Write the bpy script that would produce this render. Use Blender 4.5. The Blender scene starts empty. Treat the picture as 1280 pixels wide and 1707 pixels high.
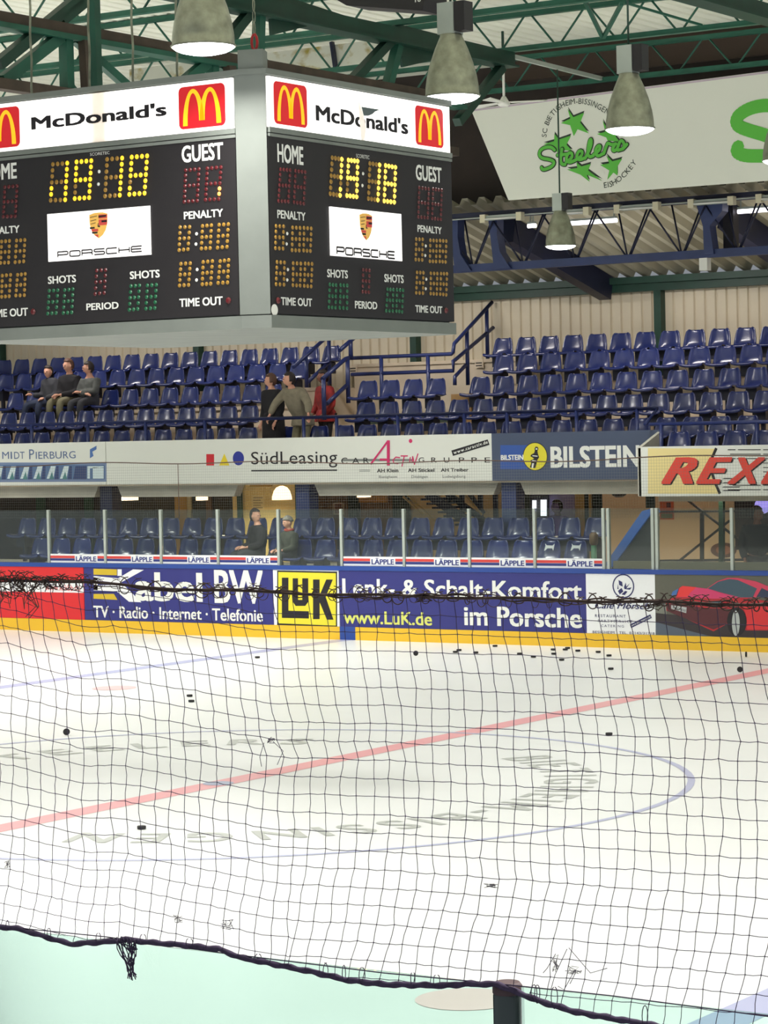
import bpy, bmesh, math, random
from mathutils import Vector, Matrix
from mathutils.geometry import tessellate_polygon
S = bpy.context.scene
COL = S.collection
random.seed(7)
PI = math.pi

# ---------------------------------------------------------------- camera
F_PX, YAW, PITCH, ROLL = 4385.24, 0.5800435, -0.0297917, -0.0217828
CAM = Vector((15.1147, -20.0735, 3.3114))
_f = Vector((-math.sin(YAW) * math.cos(PITCH), math.cos(YAW) * math.cos(PITCH), math.sin(PITCH)))
_r = Vector((math.cos(YAW), math.sin(YAW), 0))
_u = _r.cross(_f)
_c, _s = math.cos(ROLL), math.sin(ROLL)
CR, CU = _r * _c + _u * _s, _u * _c - _r * _s
cd = bpy.data.cameras.new('camera')
cam = bpy.data.objects.new('camera', cd)
COL.objects.link(cam)
cam.matrix_world = Matrix(((CR.x, CU.x, -_f.x, CAM.x), (CR.y, CU.y, -_f.y, CAM.y), (CR.z, CU.z, -_f.z, CAM.z), (0, 0, 0, 1)))
cd.sensor_fit = 'VERTICAL'
cd.sensor_height = 36.0
cd.lens = F_PX / 1707 * 36.0
cd.clip_start, cd.clip_end = 0.1, 300
S.camera = cam

def at(u, v, ax, val):
    """point of the plane  axis ax = val  that the photograph shows at pixel (u, v)"""
    d = _f + CR * ((u - 640) / F_PX) - CU * ((v - 853.5) / F_PX)
    return CAM + d * ((val - CAM[ax]) / d[ax])

# ---------------------------------------------------------------- world, lights, exposure
W = bpy.data.worlds.new('hall_air')
S.world = W
W.use_nodes = True
W.node_tree.nodes['Background'].inputs[0].default_value = (0.86, 0.92, 1.0, 1)
W.node_tree.nodes['Background'].inputs[1].default_value = 0.27
S.view_settings.view_transform = 'Standard'
S.view_settings.look = 'None'
S.view_settings.gamma = 1
S.view_settings.use_curve_mapping = False
S.view_settings.exposure = 0.0

def area(name, loc, size, power, col=(1, 0.97, 0.92), rot=(0, 0, 0), sizey=None):
    l = bpy.data.lights.new(name, 'AREA')
    l.shape = 'RECTANGLE' if sizey else 'DISK'
    l.size = size
    if sizey:
        l.size_y = sizey
    l.energy = power
    l.color = col
    l.spread = math.radians(158)
    o = bpy.data.objects.new(name, l)
    o.location = loc
    o.rotation_euler = rot
    COL.objects.link(o)
    return o

LAMP_W = 152
for ly in (-16.7, -13.05, -9.4, -5.75):                # the nearer lamps of the pendant row over the ice
    area('hall_light', (1.8, ly, 6.5), 0.5, LAMP_W * 1.3)
for lx in (-20, -9.2, 13.0):                           # unseen pendant rows, laid out for even light on the ice
    for k in range(8):
        area('hall_light', (lx, -13.05 + 3.65 * k, 6.5), 0.6, LAMP_W * (1.5 if lx > 0 else 1.3))
for lx in (-18.5, -14.5, -10.3, -5.9, -2.0):           # fluorescent strips under the stand roof, with added up-lights
    area('stand_light', (lx, 18.9, 6.3), 1.5, 46, (1, 0.95, 0.9), (math.radians(34), 0, 0), 0.15)
    area('stand_light', (lx, 19.2, 5.9), 3.0, 8, (1, 0.95, 0.88), (math.radians(180), 0, 0), 0.8)  # added upward fill that brightens the roof deck
for lx in (-20, -17, -10.9, -7.2, -5.6, -4.2, -2.6, -0.6):   # added fill lights brightening bar and walls under the balcony
    area('concourse_fill', (lx, 19.4, 2.2), 0.4, 13, (1, 0.8, 0.56))
area('concourse_fill', (-14.0, 19.3, 2.2), 0.4, 34, (1, 0.86, 0.6))  # added light beside the kiosk, brightens its wall
for lx in (-15.5, -11, -6.5, -3):  # added fill over the lower seats behind the glass
    area('concourse_fill', (lx, 15.9, 2.2), 0.5, 9, (1, 0.95, 0.9))

# ---------------------------------------------------------------- materials
_M = {}
def mat(name, col, rough=0.6, metal=0.0, var=0.0, scale=8.0, spec=0.5, emit=None, estr=1.0, bump=0.0):
    if name in _M:
        return _M[name]
    m = bpy.data.materials.new(name)
    m.use_nodes = True
    nt = m.node_tree
    b = nt.nodes['Principled BSDF']
    b.inputs['Base Color'].default_value = (*col, 1)
    b.inputs['Roughness'].default_value = rough
    b.inputs['Metallic'].default_value = metal
    b.inputs['Specular IOR Level'].default_value = spec
    if var or bump:
        tc = nt.nodes.new('ShaderNodeTexCoord')
        nz = nt.nodes.new('ShaderNodeTexNoise')
        nz.inputs['Scale'].default_value = scale
        nz.inputs['Detail'].default_value = 5
        nt.links.new(tc.outputs['Object'], nz.inputs['Vector'])
        if var:
            rp = nt.nodes.new('ShaderNodeValToRGB')
            rp.color_ramp.elements[0].position = 0.3
            rp.color_ramp.elements[1].position = 0.7
            rp.color_ramp.elements[0].color = (*[max(0, c * (1 - var)) for c in col], 1)
            rp.color_ramp.elements[1].color = (*[min(1, c * (1 + var)) for c in col], 1)
            nt.links.new(nz.outputs['Fac'], rp.inputs[0])
            nt.links.new(rp.outputs[0], b.inputs['Base Color'])
        if bump:
            bp = nt.nodes.new('ShaderNodeBump')
            bp.inputs['Strength'].default_value = bump
            bp.inputs['Distance'].default_value = 0.02
            nt.links.new(nz.outputs['Fac'], bp.inputs['Height'])
            nt.links.new(bp.outputs[0], b.inputs['Normal'])
    if emit:
        b.inputs['Emission Color'].default_value = (*emit, 1)
        b.inputs['Emission Strength'].default_value = estr
    _M[name] = m
    return m

def s2l(r, g, b):
    f = lambda c: (c / 255 / 12.92) if c / 255 <= 0.04045 else ((c / 255 + 0.055) / 1.055) ** 2.4
    return (f(r), f(g), f(b))

def pm(name, r, g, b, rough=0.5, **k):                 # paint, colour given as sRGB
    return mat(name, s2l(r, g, b), rough, **k)

def glass(name, tint, haze=0.0):
    m = bpy.data.materials.new(name)
    m.use_nodes = True
    nt = m.node_tree
    nt.nodes.clear()
    out = nt.nodes.new('ShaderNodeOutputMaterial')
    mx = nt.nodes.new('ShaderNodeMixShader')
    tr = nt.nodes.new('ShaderNodeBsdfTransparent')
    gl = nt.nodes.new('ShaderNodeBsdfGlossy')
    fr = nt.nodes.new('ShaderNodeFresnel')
    fr.inputs[0].default_value = 1.45
    tr.inputs[0].default_value = (*tint, 1)
    gl.inputs['Roughness'].default_value = 0.03
    nt.links.new(fr.outputs[0], mx.inputs[0])
    nt.links.new(tr.outputs[0], mx.inputs[1])
    nt.links.new(gl.outputs[0], mx.inputs[2])
    if haze:  # pale diffuse mix imitates hazy reflection on the pane
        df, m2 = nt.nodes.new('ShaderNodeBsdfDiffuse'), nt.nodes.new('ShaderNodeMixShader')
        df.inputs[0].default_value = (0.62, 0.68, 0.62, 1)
        m2.inputs[0].default_value = haze
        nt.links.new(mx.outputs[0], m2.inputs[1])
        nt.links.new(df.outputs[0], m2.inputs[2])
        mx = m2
    nt.links.new(mx.outputs[0], out.inputs[0])
    _M[name] = m
    return m

GREEN = mat('green_steel_paint', s2l(30, 88, 70), 0.45, var=0.2, scale=3)
DGREEN = mat('dark_green_steel_paint', s2l(18, 58, 45), 0.5, var=0.2, scale=3)
BROWN = mat('brown_girder_tone', s2l(70, 58, 48), 0.7, var=0.25, scale=4)  # brown tone for part of the girder members
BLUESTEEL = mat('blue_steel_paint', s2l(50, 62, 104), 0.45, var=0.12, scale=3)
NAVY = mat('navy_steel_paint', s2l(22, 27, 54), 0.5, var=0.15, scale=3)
RAILBLUE = mat('rail_blue_paint', s2l(34, 46, 98), 0.35)
CREAM = mat('cream_concrete', s2l(218, 202, 180), 0.8, var=0.1, scale=2)
CLAD = mat('cream_cladding', s2l(208, 197, 174), 0.55, var=0.05, scale=1.5)
ROOFW = mat('white_roof_sheet', s2l(240, 241, 226), 0.6, var=0.06, scale=1)
STANDROOF = mat('grey_roof_deck', s2l(178, 174, 152), 0.6, var=0.08, scale=1.2)
DARKW = mat('dark_brown_upstand', s2l(42, 33, 28), 0.8, var=0.3, scale=2)
BRICKB = mat('brown_boarding', s2l(92, 74, 58), 0.8, var=0.3, scale=3)
ALU = mat('grey_aluminium', s2l(176, 184, 176), 0.45, 0.25, var=0.06, scale=4)
GALV = mat('galvanised_sheet', s2l(150, 152, 134), 0.34, 0.75, var=0.28, scale=9)
BLACK = mat('black_enamel', s2l(36, 33, 36), 0.45)
INK = mat('black_lettering', s2l(24, 20, 26), 0.5)
WHITE = mat('white_panel', s2l(236, 236, 228), 0.5)
LWHITE = mat('white_lettering', s2l(232, 234, 228), 0.5)
SEATB = mat('blue_seat_plastic', s2l(34, 45, 100), 0.2, var=0.15, scale=2.5, spec=0.55)
SEATD = mat('navy_seat_bracket', s2l(24, 26, 48), 0.5)
RUBBER = mat('black_rubber', s2l(26, 25, 28), 0.6)
ROPE = mat('dark_rope', s2l(86, 72, 98), 0.85, var=0.3, scale=60)
TWINE = mat('brown_net_twine', s2l(92, 74, 64), 0.9)
NETM = mat('dark_net_twine', s2l(74, 62, 90), 0.85)
FARNET = mat('grey_net_twine', s2l(120, 122, 118), 0.85)
CONC = mat('grey_concrete', s2l(196, 193, 180), 0.85, var=0.1, scale=2)
STEELPOST = mat('dark_steel_post', s2l(92, 102, 100), 0.25, 0.35)
LAMPGLASS = mat('lamp_lens_lit', (1, 1, 1), 0.3, emit=(0.93, 0.94, 1.0), estr=9.0)
TUBE = mat('fluorescent_tube_lit', (1, 1, 1), 0.3, emit=(0.95, 0.9, 1.0), estr=3.0)

# ---------------------------------------------------------------- object helpers
def world_of(o):
    return (world_of(o.parent) @ o.matrix_parent_inverse @ o.matrix_basis) if o.parent else o.matrix_basis.copy()

def link(name, me, m=None, parent=None, loc=None):
    o = bpy.data.objects.new(name, me)
    COL.objects.link(o)
    if m is not None:
        for q in (m if isinstance(m, (list, tuple)) else [m]):
            me.materials.append(q)
    if parent is not None:
        o.parent = parent
        if loc is None:
            o.matrix_parent_inverse = world_of(parent).inverted()
    if loc is not None:
        o.location = loc
    return o

def tag(o, label=None, cat=None, group=None, kind=None):
    if label: o['label'] = label
    if cat: o['category'] = cat
    if group: o['group'] = group
    if kind: o['kind'] = kind
    return o

def thing(name, label, cat, loc=(0, 0, 0), group=None, rz=0.0):
    o = bpy.data.objects.new(name, None)
    COL.objects.link(o)
    o.location = loc
    o.rotation_euler = (0, 0, rz)
    o.empty_display_size = 0.1
    return tag(o, label, cat, group)

class MB:
    """collects shapes, then links them as one mesh object"""
    def __init__(s, off=(0, 0, 0)):
        s.b = bmesh.new()
        s.off = Vector(off)
    def face(s, pts, mi=0, smooth=False):
        f = s.b.faces.new([s.b.verts.new(Vector(p) - s.off) for p in pts])
        f.material_index = mi
        f.smooth = smooth
        return f
    def hexa(s, p, mi=0):                              # p: 4 bottom + 4 top points
        v = [s.b.verts.new(Vector(q) - s.off) for q in p]
        for i in ((3, 2, 1, 0), (4, 5, 6, 7), (0, 1, 5, 4), (1, 2, 6, 5), (2, 3, 7, 6), (3, 0, 4, 7)):
            s.b.faces.new([v[k] for k in i]).material_index = mi
        return s
    def box(s, x0, x1, y0, y1, z0, z1, mi=0):
        return s.hexa([(x0, y0, z0), (x1, y0, z0), (x1, y1, z0), (x0, y1, z0), (x0, y0, z1), (x1, y0, z1), (x1, y1, z1), (x0, y1, z1)], mi)
    def bar(s, p, q, w, h=None, up=(0, 0, 1), mi=0):
        p, q = Vector(p), Vector(q)
        h = h or w
        d = (q - p).normalized()
        a = d.cross(Vector(up))
        if a.length < 1e-4:
            a = d.cross(Vector((0, 1, 0)))
        a.normalize()
        b = a.cross(d).normalized()
        a, b = a * w / 2, b * h / 2
        return s.hexa([p - a - b, p + a - b, p + a + b, p - a + b, q - a - b, q + a - b, q + a + b, q - a + b], mi)
    def tube(s, pts, r, n=8, cap=True, mi=0, closed=False, smooth=True):
        pts = [Vector(p) for p in pts]
        N = len(pts)
        rings = []
        prev = None
        for i, p in enumerate(pts):
            a = pts[(i - 1) % N] if (i or closed) else p
            c = pts[(i + 1) % N] if (i < N - 1 or closed) else p
            t = (c - a)
            t = t.normalized() if t.length > 1e-9 else Vector((0, 0, 1))
            if prev is None:
                x = t.orthogonal().normalized()
            else:
                x = prev - t * prev.dot(t)
                x = x.normalized() if x.length > 1e-6 else t.orthogonal().normalized()
            prev = x
            y = t.cross(x)
            rr = r[i] if isinstance(r, (list, tuple)) else r
            rings.append([s.b.verts.new(p - s.off + (x * math.cos(2 * PI * k / n) + y * math.sin(2 * PI * k / n)) * rr) for k in range(n)])
        for i in range(N if closed else N - 1):
            A, B = rings[i], rings[(i + 1) % N]
            for k in range(n):
                f = s.b.faces.new((A[k], A[(k + 1) % n], B[(k + 1) % n], B[k]))
                f.smooth = smooth
                f.material_index = mi
        if cap and not closed:
            s.b.faces.new(rings[0][::-1]).material_index = mi
            s.b.faces.new(rings[-1]).material_index = mi
        return s
    def lathe(s, c, prof, n=24, mi=0, cap0=True, cap1=True):   # prof: [(r, z)] from bottom to top
        c = Vector(c) - s.off
        rings = [[s.b.verts.new(c + Vector((r * math.cos(2 * PI * k / n), r * math.sin(2 * PI * k / n), z))) for k in range(n)] for r, z in prof]
        for A, B in zip(rings, rings[1:]):
            for k in range(n):
                f = s.b.faces.new((A[k], A[(k + 1) % n], B[(k + 1) % n], B[k]))
                f.smooth = True
                f.material_index = mi
        if cap0: s.b.faces.new(rings[0][::-1]).material_index = mi
        if cap1: s.b.faces.new(rings[-1]).material_index = mi
        return s
    def ball(s, c, rx, ry=None, rz=None, n=12, mi=0):
        ry, rz = ry or rx, rz or rx
        M = Matrix.Translation(Vector(c) - s.off) @ Matrix.Diagonal((rx, ry, rz, 1))
        r = bmesh.ops.create_uvsphere(s.b, u_segments=n, v_segments=max(4, n * 2 // 3), radius=1, matrix=M)
        for f in {f for v in r['verts'] for f in v.link_faces}:
            f.smooth = True
            f.material_index = mi
        return s
    def mesh(s, name):
        me = bpy.data.meshes.new(name)
        s.b.to_mesh(me)
        s.b.free()
        return me
    def build(s, name, m, parent=None, loc=None):
        return link(name, s.mesh(name), m, parent, loc)

def struct(name, mb, m, label=None):
    return tag(mb.build(name, m), label, kind='structure')

def bake(o):
    dg = bpy.context.evaluated_depsgraph_get()
    dg.update()
    me = bpy.data.meshes.new_from_object(o.evaluated_get(dg))
    return me

# ---------------------------------------------------------------- flat graphics on a plane
class Face:
    """a plane that carries print: ax = 1 faces the camera side (-Y), ax = 0 faces +X, ax = 2 lies on the ice"""
    def __init__(s, ax, val):
        s.ax, s.val = ax, val
    def px(s, u, v):
        p = at(u, v, s.ax, s.val)
        return (p.x, p.z) if s.ax == 1 else (p.y, p.z) if s.ax == 0 else (p.x, p.y)
    def w(s, a, b, e=0.0):
        return Vector((a, s.val - e, b)) if s.ax == 1 else Vector((s.val + e, a, b)) if s.ax == 0 else Vector((a, b, s.val + e))
    def poly(s, name, polys, m, parent=None, e=0.003, pxs=True):
        """polys: list of point lists (photo pixels, or local metres); one mesh"""
        mb = MB()
        for i, pts in enumerate(polys):
            L = [s.px(*p) if pxs else p for p in pts]
            ar = sum(L[k][0] * L[(k + 1) % len(L)][1] - L[(k + 1) % len(L)][0] * L[k][1] for k in range(len(L)))
            if ar < 0: L = L[::-1]
            vv = [mb.b.verts.new(s.w(a, b, e)) for a, b in L]
            if len(L) < 4:
                mb.b.faces.new(vv)
            else:
                for t in tessellate_polygon([[Vector((a, b, 0)) for a, b in L]]):
                    if len(set(t)) < 3: continue
                    (xa, ya), (xb, yb), (xc, yc) = (L[k] for k in t)
                    if (xb - xa) * (yc - ya) - (yb - ya) * (xc - xa) < 0: t = t[::-1]
                    try: mb.b.faces.new([vv[k] for k in t])
                    except ValueError: pass
        return mb.build(name, m, parent)
    def rect(s, name, LB, RT, m, parent=None, e=0.003):
        (a0, b0), (a1, b1) = s.px(*LB), s.px(*RT)
        return s.poly(name, [[(a0, b0), (a1, b0), (a1, b1), (a0, b1)]], m, parent, e, False)
    def slab(s, name, a0, a1, b0, b1, m, t=0.03, e=0.0, parent=None):
        mb = MB()
        p = [s.w(a, b, e + d) for d in (0, -t) for a, b in ((a0, b0), (a1, b0), (a1, b1), (a0, b1))]
        mb.hexa(p)
        bmesh.ops.recalc_face_normals(mb.b, faces=mb.b.faces)
        return mb.build(name, m, parent)
    def strokes(s, name, lines, width, m, parent=None, e=0.003, pxs=True, sub=0):
        """lines: polylines drawn with a flat round pen; width in metres"""
        mb = MB()
        k_ = 0
        for ln in lines:
            L = [Vector(s.px(*p) if pxs else p) for p in ln]
            for _ in range(sub):                       # corner cutting
                N = [L[0]]
                for p, q in zip(L, L[1:]):
                    N += [p * 0.75 + q * 0.25, p * 0.25 + q * 0.75]
                L = N + [L[-1]]
            for p, q in zip(L, L[1:]):
                d = q - p
                if d.length < 1e-6: continue
                n = Vector((-d.y, d.x)).normalized() * width / 2
                k_ += 1
                mb.face([s.w(*c, e + k_ * 1e-5) for c in (p - n, q - n, q + n, p + n)])
            if sub or len(L) > 2:
                for i, p in enumerate(L):
                    if not sub and i in (0, len(L) - 1): continue
                    k_ += 1
                    mb.face([s.w(p.x + math.cos(k * PI / 4) * width / 2, p.y + math.sin(k * PI / 4) * width / 2, e + k_ * 1e-5) for k in range(8)])
        return mb.build(name, m, parent)
    def disc(s, name, c, r, m, parent=None, e=0.003, n=28, pxs=True, squash=1.0):
        a, b = s.px(*c) if pxs else c
        return s.poly(name, [[(a + math.cos(2 * PI * k / n) * r * squash, b + math.sin(2 * PI * k / n) * r) for k in range(n)]], m, parent, e, False)

_TC, _LAY = {}, {}
def glyphs(text, bold=0.0, shear=0.0, spacing=1.0):
    """outline of a line of text as (verts, faces), unit em, baseline at 0"""
    key = (text, bold, shear, spacing)
    if key in _TC: return _TC[key]
    cu = bpy.data.curves.new('t', 'FONT')
    cu.body = text
    cu.size = 1
    cu.shear = shear
    cu.space_character = spacing
    cu.resolution_u = 3
    o = bpy.data.objects.new('t', cu)
    COL.objects.link(o)
    dg = bpy.context.evaluated_depsgraph_get()
    dg.update()
    me = bpy.data.meshes.new_from_object(o.evaluated_get(dg))
    base = [(v.co.x, v.co.y) for v in me.vertices]
    fs0 = [tuple(p.vertices) for p in me.polygons]
    vs, fs = [], []
    for dx, dy in ([(0, 0)] if bold == 0 else [(-bold, -0.6 * bold), (bold, -0.6 * bold), (-bold, 0.6 * bold), (bold, 0.6 * bold), (0, 0)]):
        n = len(vs)
        vs += [(x + dx, y + dy) for x, y in base]
        fs += [tuple(i + n for i in f) for f in fs0]
    r = (vs, fs)
    _LAY[key] = len(base)
    bpy.data.objects.remove(o)
    bpy.data.curves.remove(cu)
    bpy.data.meshes.remove(me)
    _TC[key] = r
    return r
def _cap(bold):
    vs, _ = glyphs('H', bold)
    return min(v[1] for v in vs), max(v[1] for v in vs)

def put_text(face, jobs, name, m, parent, e=0.004):
    """jobs: (text, LB, RT, bold, shear[, spacing]) with LB/RT in photo pixels: baseline-left and cap-top-right; one lettering mesh"""
    V, P = [], []
    for j in jobs:
        text, LB, RT, bold, shear = j[:5]
        sp = j[5] if len(j) > 5 else 1.0
        loc = len(j) > 6
        vs, fs = glyphs(text, bold, shear, sp)
        (a0, b0), (a1, b1) = (LB, RT) if loc else (face.px(*LB), face.px(*RT))
        x0, x1 = min(v[0] for v in vs), max(v[0] for v in vs)
        c0, c1 = _cap(bold)
        n = len(V)
        ly = _LAY[text, bold, shear, sp]
        for i_, (x, y) in enumerate(vs):
            V.append(face.w(a0 + (x - x0) / (x1 - x0) * (a1 - a0), b0 + (y - c0) / (c1 - c0) * (b1 - b0), e + i_ // ly * 1.5e-4))
        P += [tuple(i + n for i in f) for f in fs]
    me = bpy.data.meshes.new(name)
    me.from_pydata(V, [], P)
    return link(name, me, m, parent)

def path_text(face, text, path, h, name, m, parent, e=0.004, bold=0.01, wid=1.0, flip=False):
    """letters set one by one along a local polyline"""
    L = [Vector(p) for p in path]
    seg = [(q - p).length for p, q in zip(L, L[1:])]
    tot = sum(seg)
    c0, c1 = _cap(bold)
    adv = []
    for ch in text:
        if ch == ' ':
            adv.append(0.3); continue
        vs, _ = glyphs(ch, bold)
        adv.append(max(v[0] for v in vs) - min(v[0] for v in vs) + 0.12)
    k = tot / sum(adv)
    V, P = [], []
    pos = 0
    for ch, w in zip(text, adv):
        mid = (pos + w / 2) * k
        pos += w
        if ch == ' ': continue
        d = mid
        for i, sl in enumerate(seg):
            if d <= sl or i == len(seg) - 1: break
            d -= sl
        t = (L[i + 1] - L[i]).normalized()
        o = L[i] + t * d
        n = Vector((-t.y, t.x))
        vs, fs = glyphs(ch, bold)
        xm = (max(v[0] for v in vs) + min(v[0] for v in vs)) / 2
        b = len(V)
        sc = h / (c1 - c0)
        ly = _LAY[ch, bold, 0.0, 1.0]
        for i_, (x, y) in enumerate(vs):
            q = o + t * ((x - xm) * k * wid) + n * ((y - c0) * sc)
            V.append(face.w(q.x, q.y, e + i_ // ly * 1.5e-4))
        P += [tuple(i2 + b for i2 in f) for f in fs]
    me = bpy.data.meshes.new(name)
    me.from_pydata(V, [], P)
    return link(name, me, m, parent)
# ================================================================ the setting
# ---- ice
ICE = mat('ice_sheet', (0.83, 0.85, 0.84), 0.3, var=0.02, scale=0.6, spec=0.48)
_b = ICE.node_tree.nodes['Principled BSDF']
_b.inputs['IOR'].default_value = 1.31
_nt = ICE.node_tree
_tc = _nt.nodes.new('ShaderNodeTexCoord')
_nz = _nt.nodes.new('ShaderNodeTexNoise')
_nz.inputs['Scale'].default_value = 2.2
_nz.inputs['Detail'].default_value = 6
_mr = _nt.nodes.new('ShaderNodeMapRange')
_mr.inputs['To Min'].default_value = 0.27
_mr.inputs['To Max'].default_value = 0.35
_nt.links.new(_tc.outputs['Object'], _nz.inputs['Vector'])
_nt.links.new(_nz.outputs['Fac'], _mr.inputs['Value'])
_nt.links.new(_mr.outputs[0], _b.inputs['Roughness'])
struct('floor', MB().box(-32, 32, -15, 15, -0.2, 0), ICE, 'white ice sheet of the rink')
ICEF = Face(2, 0.0)
def icem(n, r, g, b): return pm(n, r, g, b, 0.32, spec=0.45)
def decal(name, polys, m, e): return tag(ICEF.poly(name, polys, m, None, e, False), kind='structure')
def ring(name, r0, r1, m, e, n=96, c=(0, 0)):
    mb = MB()
    for k in range(n):
        a, b = 2 * PI * k / n, 2 * PI * (k + 1) / n
        mb.face([(c[0] + r * math.cos(t), c[1] + r * math.sin(t), e) for r, t in ((r0, a), (r1, a), (r1, b), (r0, b))])
    return tag(mb.build(name, m), kind='structure')
IRED, IBLUE, IGREY = icem('ice_red_line', 238, 172, 176), icem('ice_blue_line', 176, 180, 212), icem('ice_grey_letters', 188, 192, 187)
decal('trim_1', [[(-0.15, -15), (0.15, -15), (0.15, 15), (-0.15, 15)]], IRED, 0.002)
decal('trim_2', [[(-8.82, -15), (-8.52, -15), (-8.52, 15), (-8.82, 15)]], IBLUE, 0.002)
decal('trim_3', [[(8.52, -15), (8.82, -15), (8.82, 15), (8.52, 15)]], IBLUE, 0.002)
ring('trim_4', 4.46, 4.53, icem('ice_circle_line', 184, 188, 216), 0.003)
def idisc(name, c, r, m, e, n=32): return decal(name, [[(c[0] + r * math.cos(2 * PI * k / n), c[1] + r * math.sin(2 * PI * k / n)) for k in range(n)]], m, e)
IPINK = icem('ice_red_spot', 246, 196, 198)
idisc('trim_5', (-7.11, 7.19), 0.3, IPINK, 0.003)
idisc('trim_6', (7.1, -7.08), 0.3, icem('ice_near_red_spot', 250, 214, 214), 0.003)
idisc('trim_7', (0, 0), 0.15, icem('ice_blue_spot', 168, 176, 200), 0.004)
def arc(r, a0, a1, n=40): return [(r * math.cos(math.radians(a0 + (a1 - a0) * k / n)), r * math.sin(math.radians(a0 + (a1 - a0) * k / n))) for k in range(n + 1)]
tag(path_text(ICEF, 'BIETIGHEIM-BISSINGEN', arc(3.12, 62, -76), 0.5, 'trim_8', IGREY, None, 0.003, 0.02, 0.85), kind='structure')
tag(path_text(ICEF, 'SC STEELERS', arc(3.12, 205, 108), 0.5, 'trim_9', IGREY, None, 0.003, 0.02, 0.85), kind='structure')

# ---- rink board at the far side
BW_ = 15.0
KICK = pm('yellow_kick_plate', 232, 186, 44, 0.4)
CAPB = pm('blue_cap_rail', 40, 72, 150, 0.35)
rb = thing('rink_board', 'long far side rink board with blue cap rail and yellow kick plate', 'rink board', (-8, BW_ + 0.06, 0))
XG0, XG1 = at(567, 1050, 1, BW_).x, at(593, 1050, 1, BW_).x
MB().box(-28, 9, BW_ + 0.01, BW_ + 0.11, 0, 1.13).build('core', WHITE, rb)
MB().box(-28, 9, BW_ - 0.02, BW_ + 0.14, 1.12, 1.19).build('cap_rail', CAPB, rb)
for x0, x1 in ((-28, XG0), (XG1, 9)):
    MB().box(x0, x1, BW_ - 0.015, BW_ + 0.012, 0.0, 0.21).build('kick_plate', KICK, rb)
MB().box(XG0, XG1, BW_ - 0.014, BW_ + 0.012, 0.0, 0.215).build('gate_post', CAPB, rb)

# ---- advertising on the board
BF = Face(1, BW_ - 0.008)
def board_panel(label, u0, u1, m, x0=None, x1=None):
    a0 = BF.px(u0, 1000)[0] if x0 is None else x0
    a1 = BF.px(u1, 1000)[0] if x1 is None else x1
    o = BF.slab('advertising_panel', a0, a1, 0.212, 1.118, m, 0.017)
    return tag(o, label, 'advertising panel'), a0, a1
REDP, BLUEP = pm('red_board', 216, 40, 44, 0.4), pm('blue_board', 46, 48, 122, 0.4)
YEL = pm('yellow_print', 226, 214, 50, 0.45)
PW, PINKR = pm('white_print', 236, 238, 240, 0.45), pm('red_print', 206, 36, 48, 0.45)
BINK = pm('dark_blue_print', 38, 40, 96, 0.45)
p, a0, a1 = board_panel('red rink board panel crossed by one white stripe', 0, 140, REDP, x0=-19.5)
zs = BF.px(70, 987)[1], BF.px(70, 970)[1]
BF.poly('stripe', [[(a0, zs[0]), (a1, zs[0]), (a1, zs[1]), (a0, zs[1])]], PW, p, 0.002, False)
put_text(BF, [('www.kskbb.de', (76, 984), (134, 975), 0.0, 0.0)], 'lettering', PINKR, p, 0.004)

p, a0, a1 = board_panel('dark blue rink board panel with white letters and yellow bars', 141, 456, BLUEP)
BF.poly('emblem', [[(156, 960), (156, 967), (200, 972), (240, 950), (222, 949), (197, 964)],
                   [(156, 976), (156, 984), (195, 986), (215, 1003), (236, 1004), (205, 974), (190, 975)],
                   [(156, 963), (156, 983), (163, 984), (163, 963)], [(196, 949), (196, 960), (203, 960), (203, 949)]], PW, p, 0.003)
BF.poly('emblem_bar', [[(156, 948), (195, 949), (195, 959), (156, 958)], [(156, 990), (190, 990), (196, 1000), (156, 998)]], pm('gold_print', 208, 178, 40), p, 0.0035)
put_text(BF, [('abel', (226, 1001), (337, 955), 0.026, 0.0), ('BW', (358, 1005), (438, 951), 0.026, 0.0),
              ('TV · Radio · Internet · Telefonie', (156, 1029), (438, 1016), 0.02, 0.0)], 'lettering', LWHITE, p)

p, a0, a1 = board_panel('square yellow rink board panel with huge black letters and white edge', 456, 565, PW)
BF.poly('border', [[(462, 951), (562, 953), (562, 1046), (462, 1042)]], INK, p, 0.002)
BF.poly('field', [[(464, 953.5), (560, 955.5), (560, 1043), (464, 1039)]], YEL, p, 0.003)
BF.poly('lettering', [[(470, 963), (481, 963), (481, 1018), (515, 1019), (515, 1031), (470, 1030)],
                      [(488, 964), (497, 964), (497, 1000), (504, 1000), (504, 964), (514, 964), (514, 1003), (509, 1010), (493, 1010), (488, 1003)],
                      [(522, 966), (533, 966), (533, 992), (544, 966), (555, 966), (543, 995), (556, 1033), (545, 1033), (533, 1004), (533, 1032), (522, 1032)]], INK, p, 0.004)

p, a0, a1 = board_panel('dark blue rink board panel with two lines of white words', 566, 977, BLUEP)
put_text(BF, [('Lenk- & Schalt-Komfort', (571, 993), (970, 970), 0.02, 0.0), ('im Porsche', (774, 1042), (970, 1014), 0.025, 0.0)], 'lettering', LWHITE, p)
put_text(BF, [('www.LuK.de', (573, 1039), (720, 1021), 0.02, 0.0)], 'web_address', pm('lime_print', 214, 218, 110), p)

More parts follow.
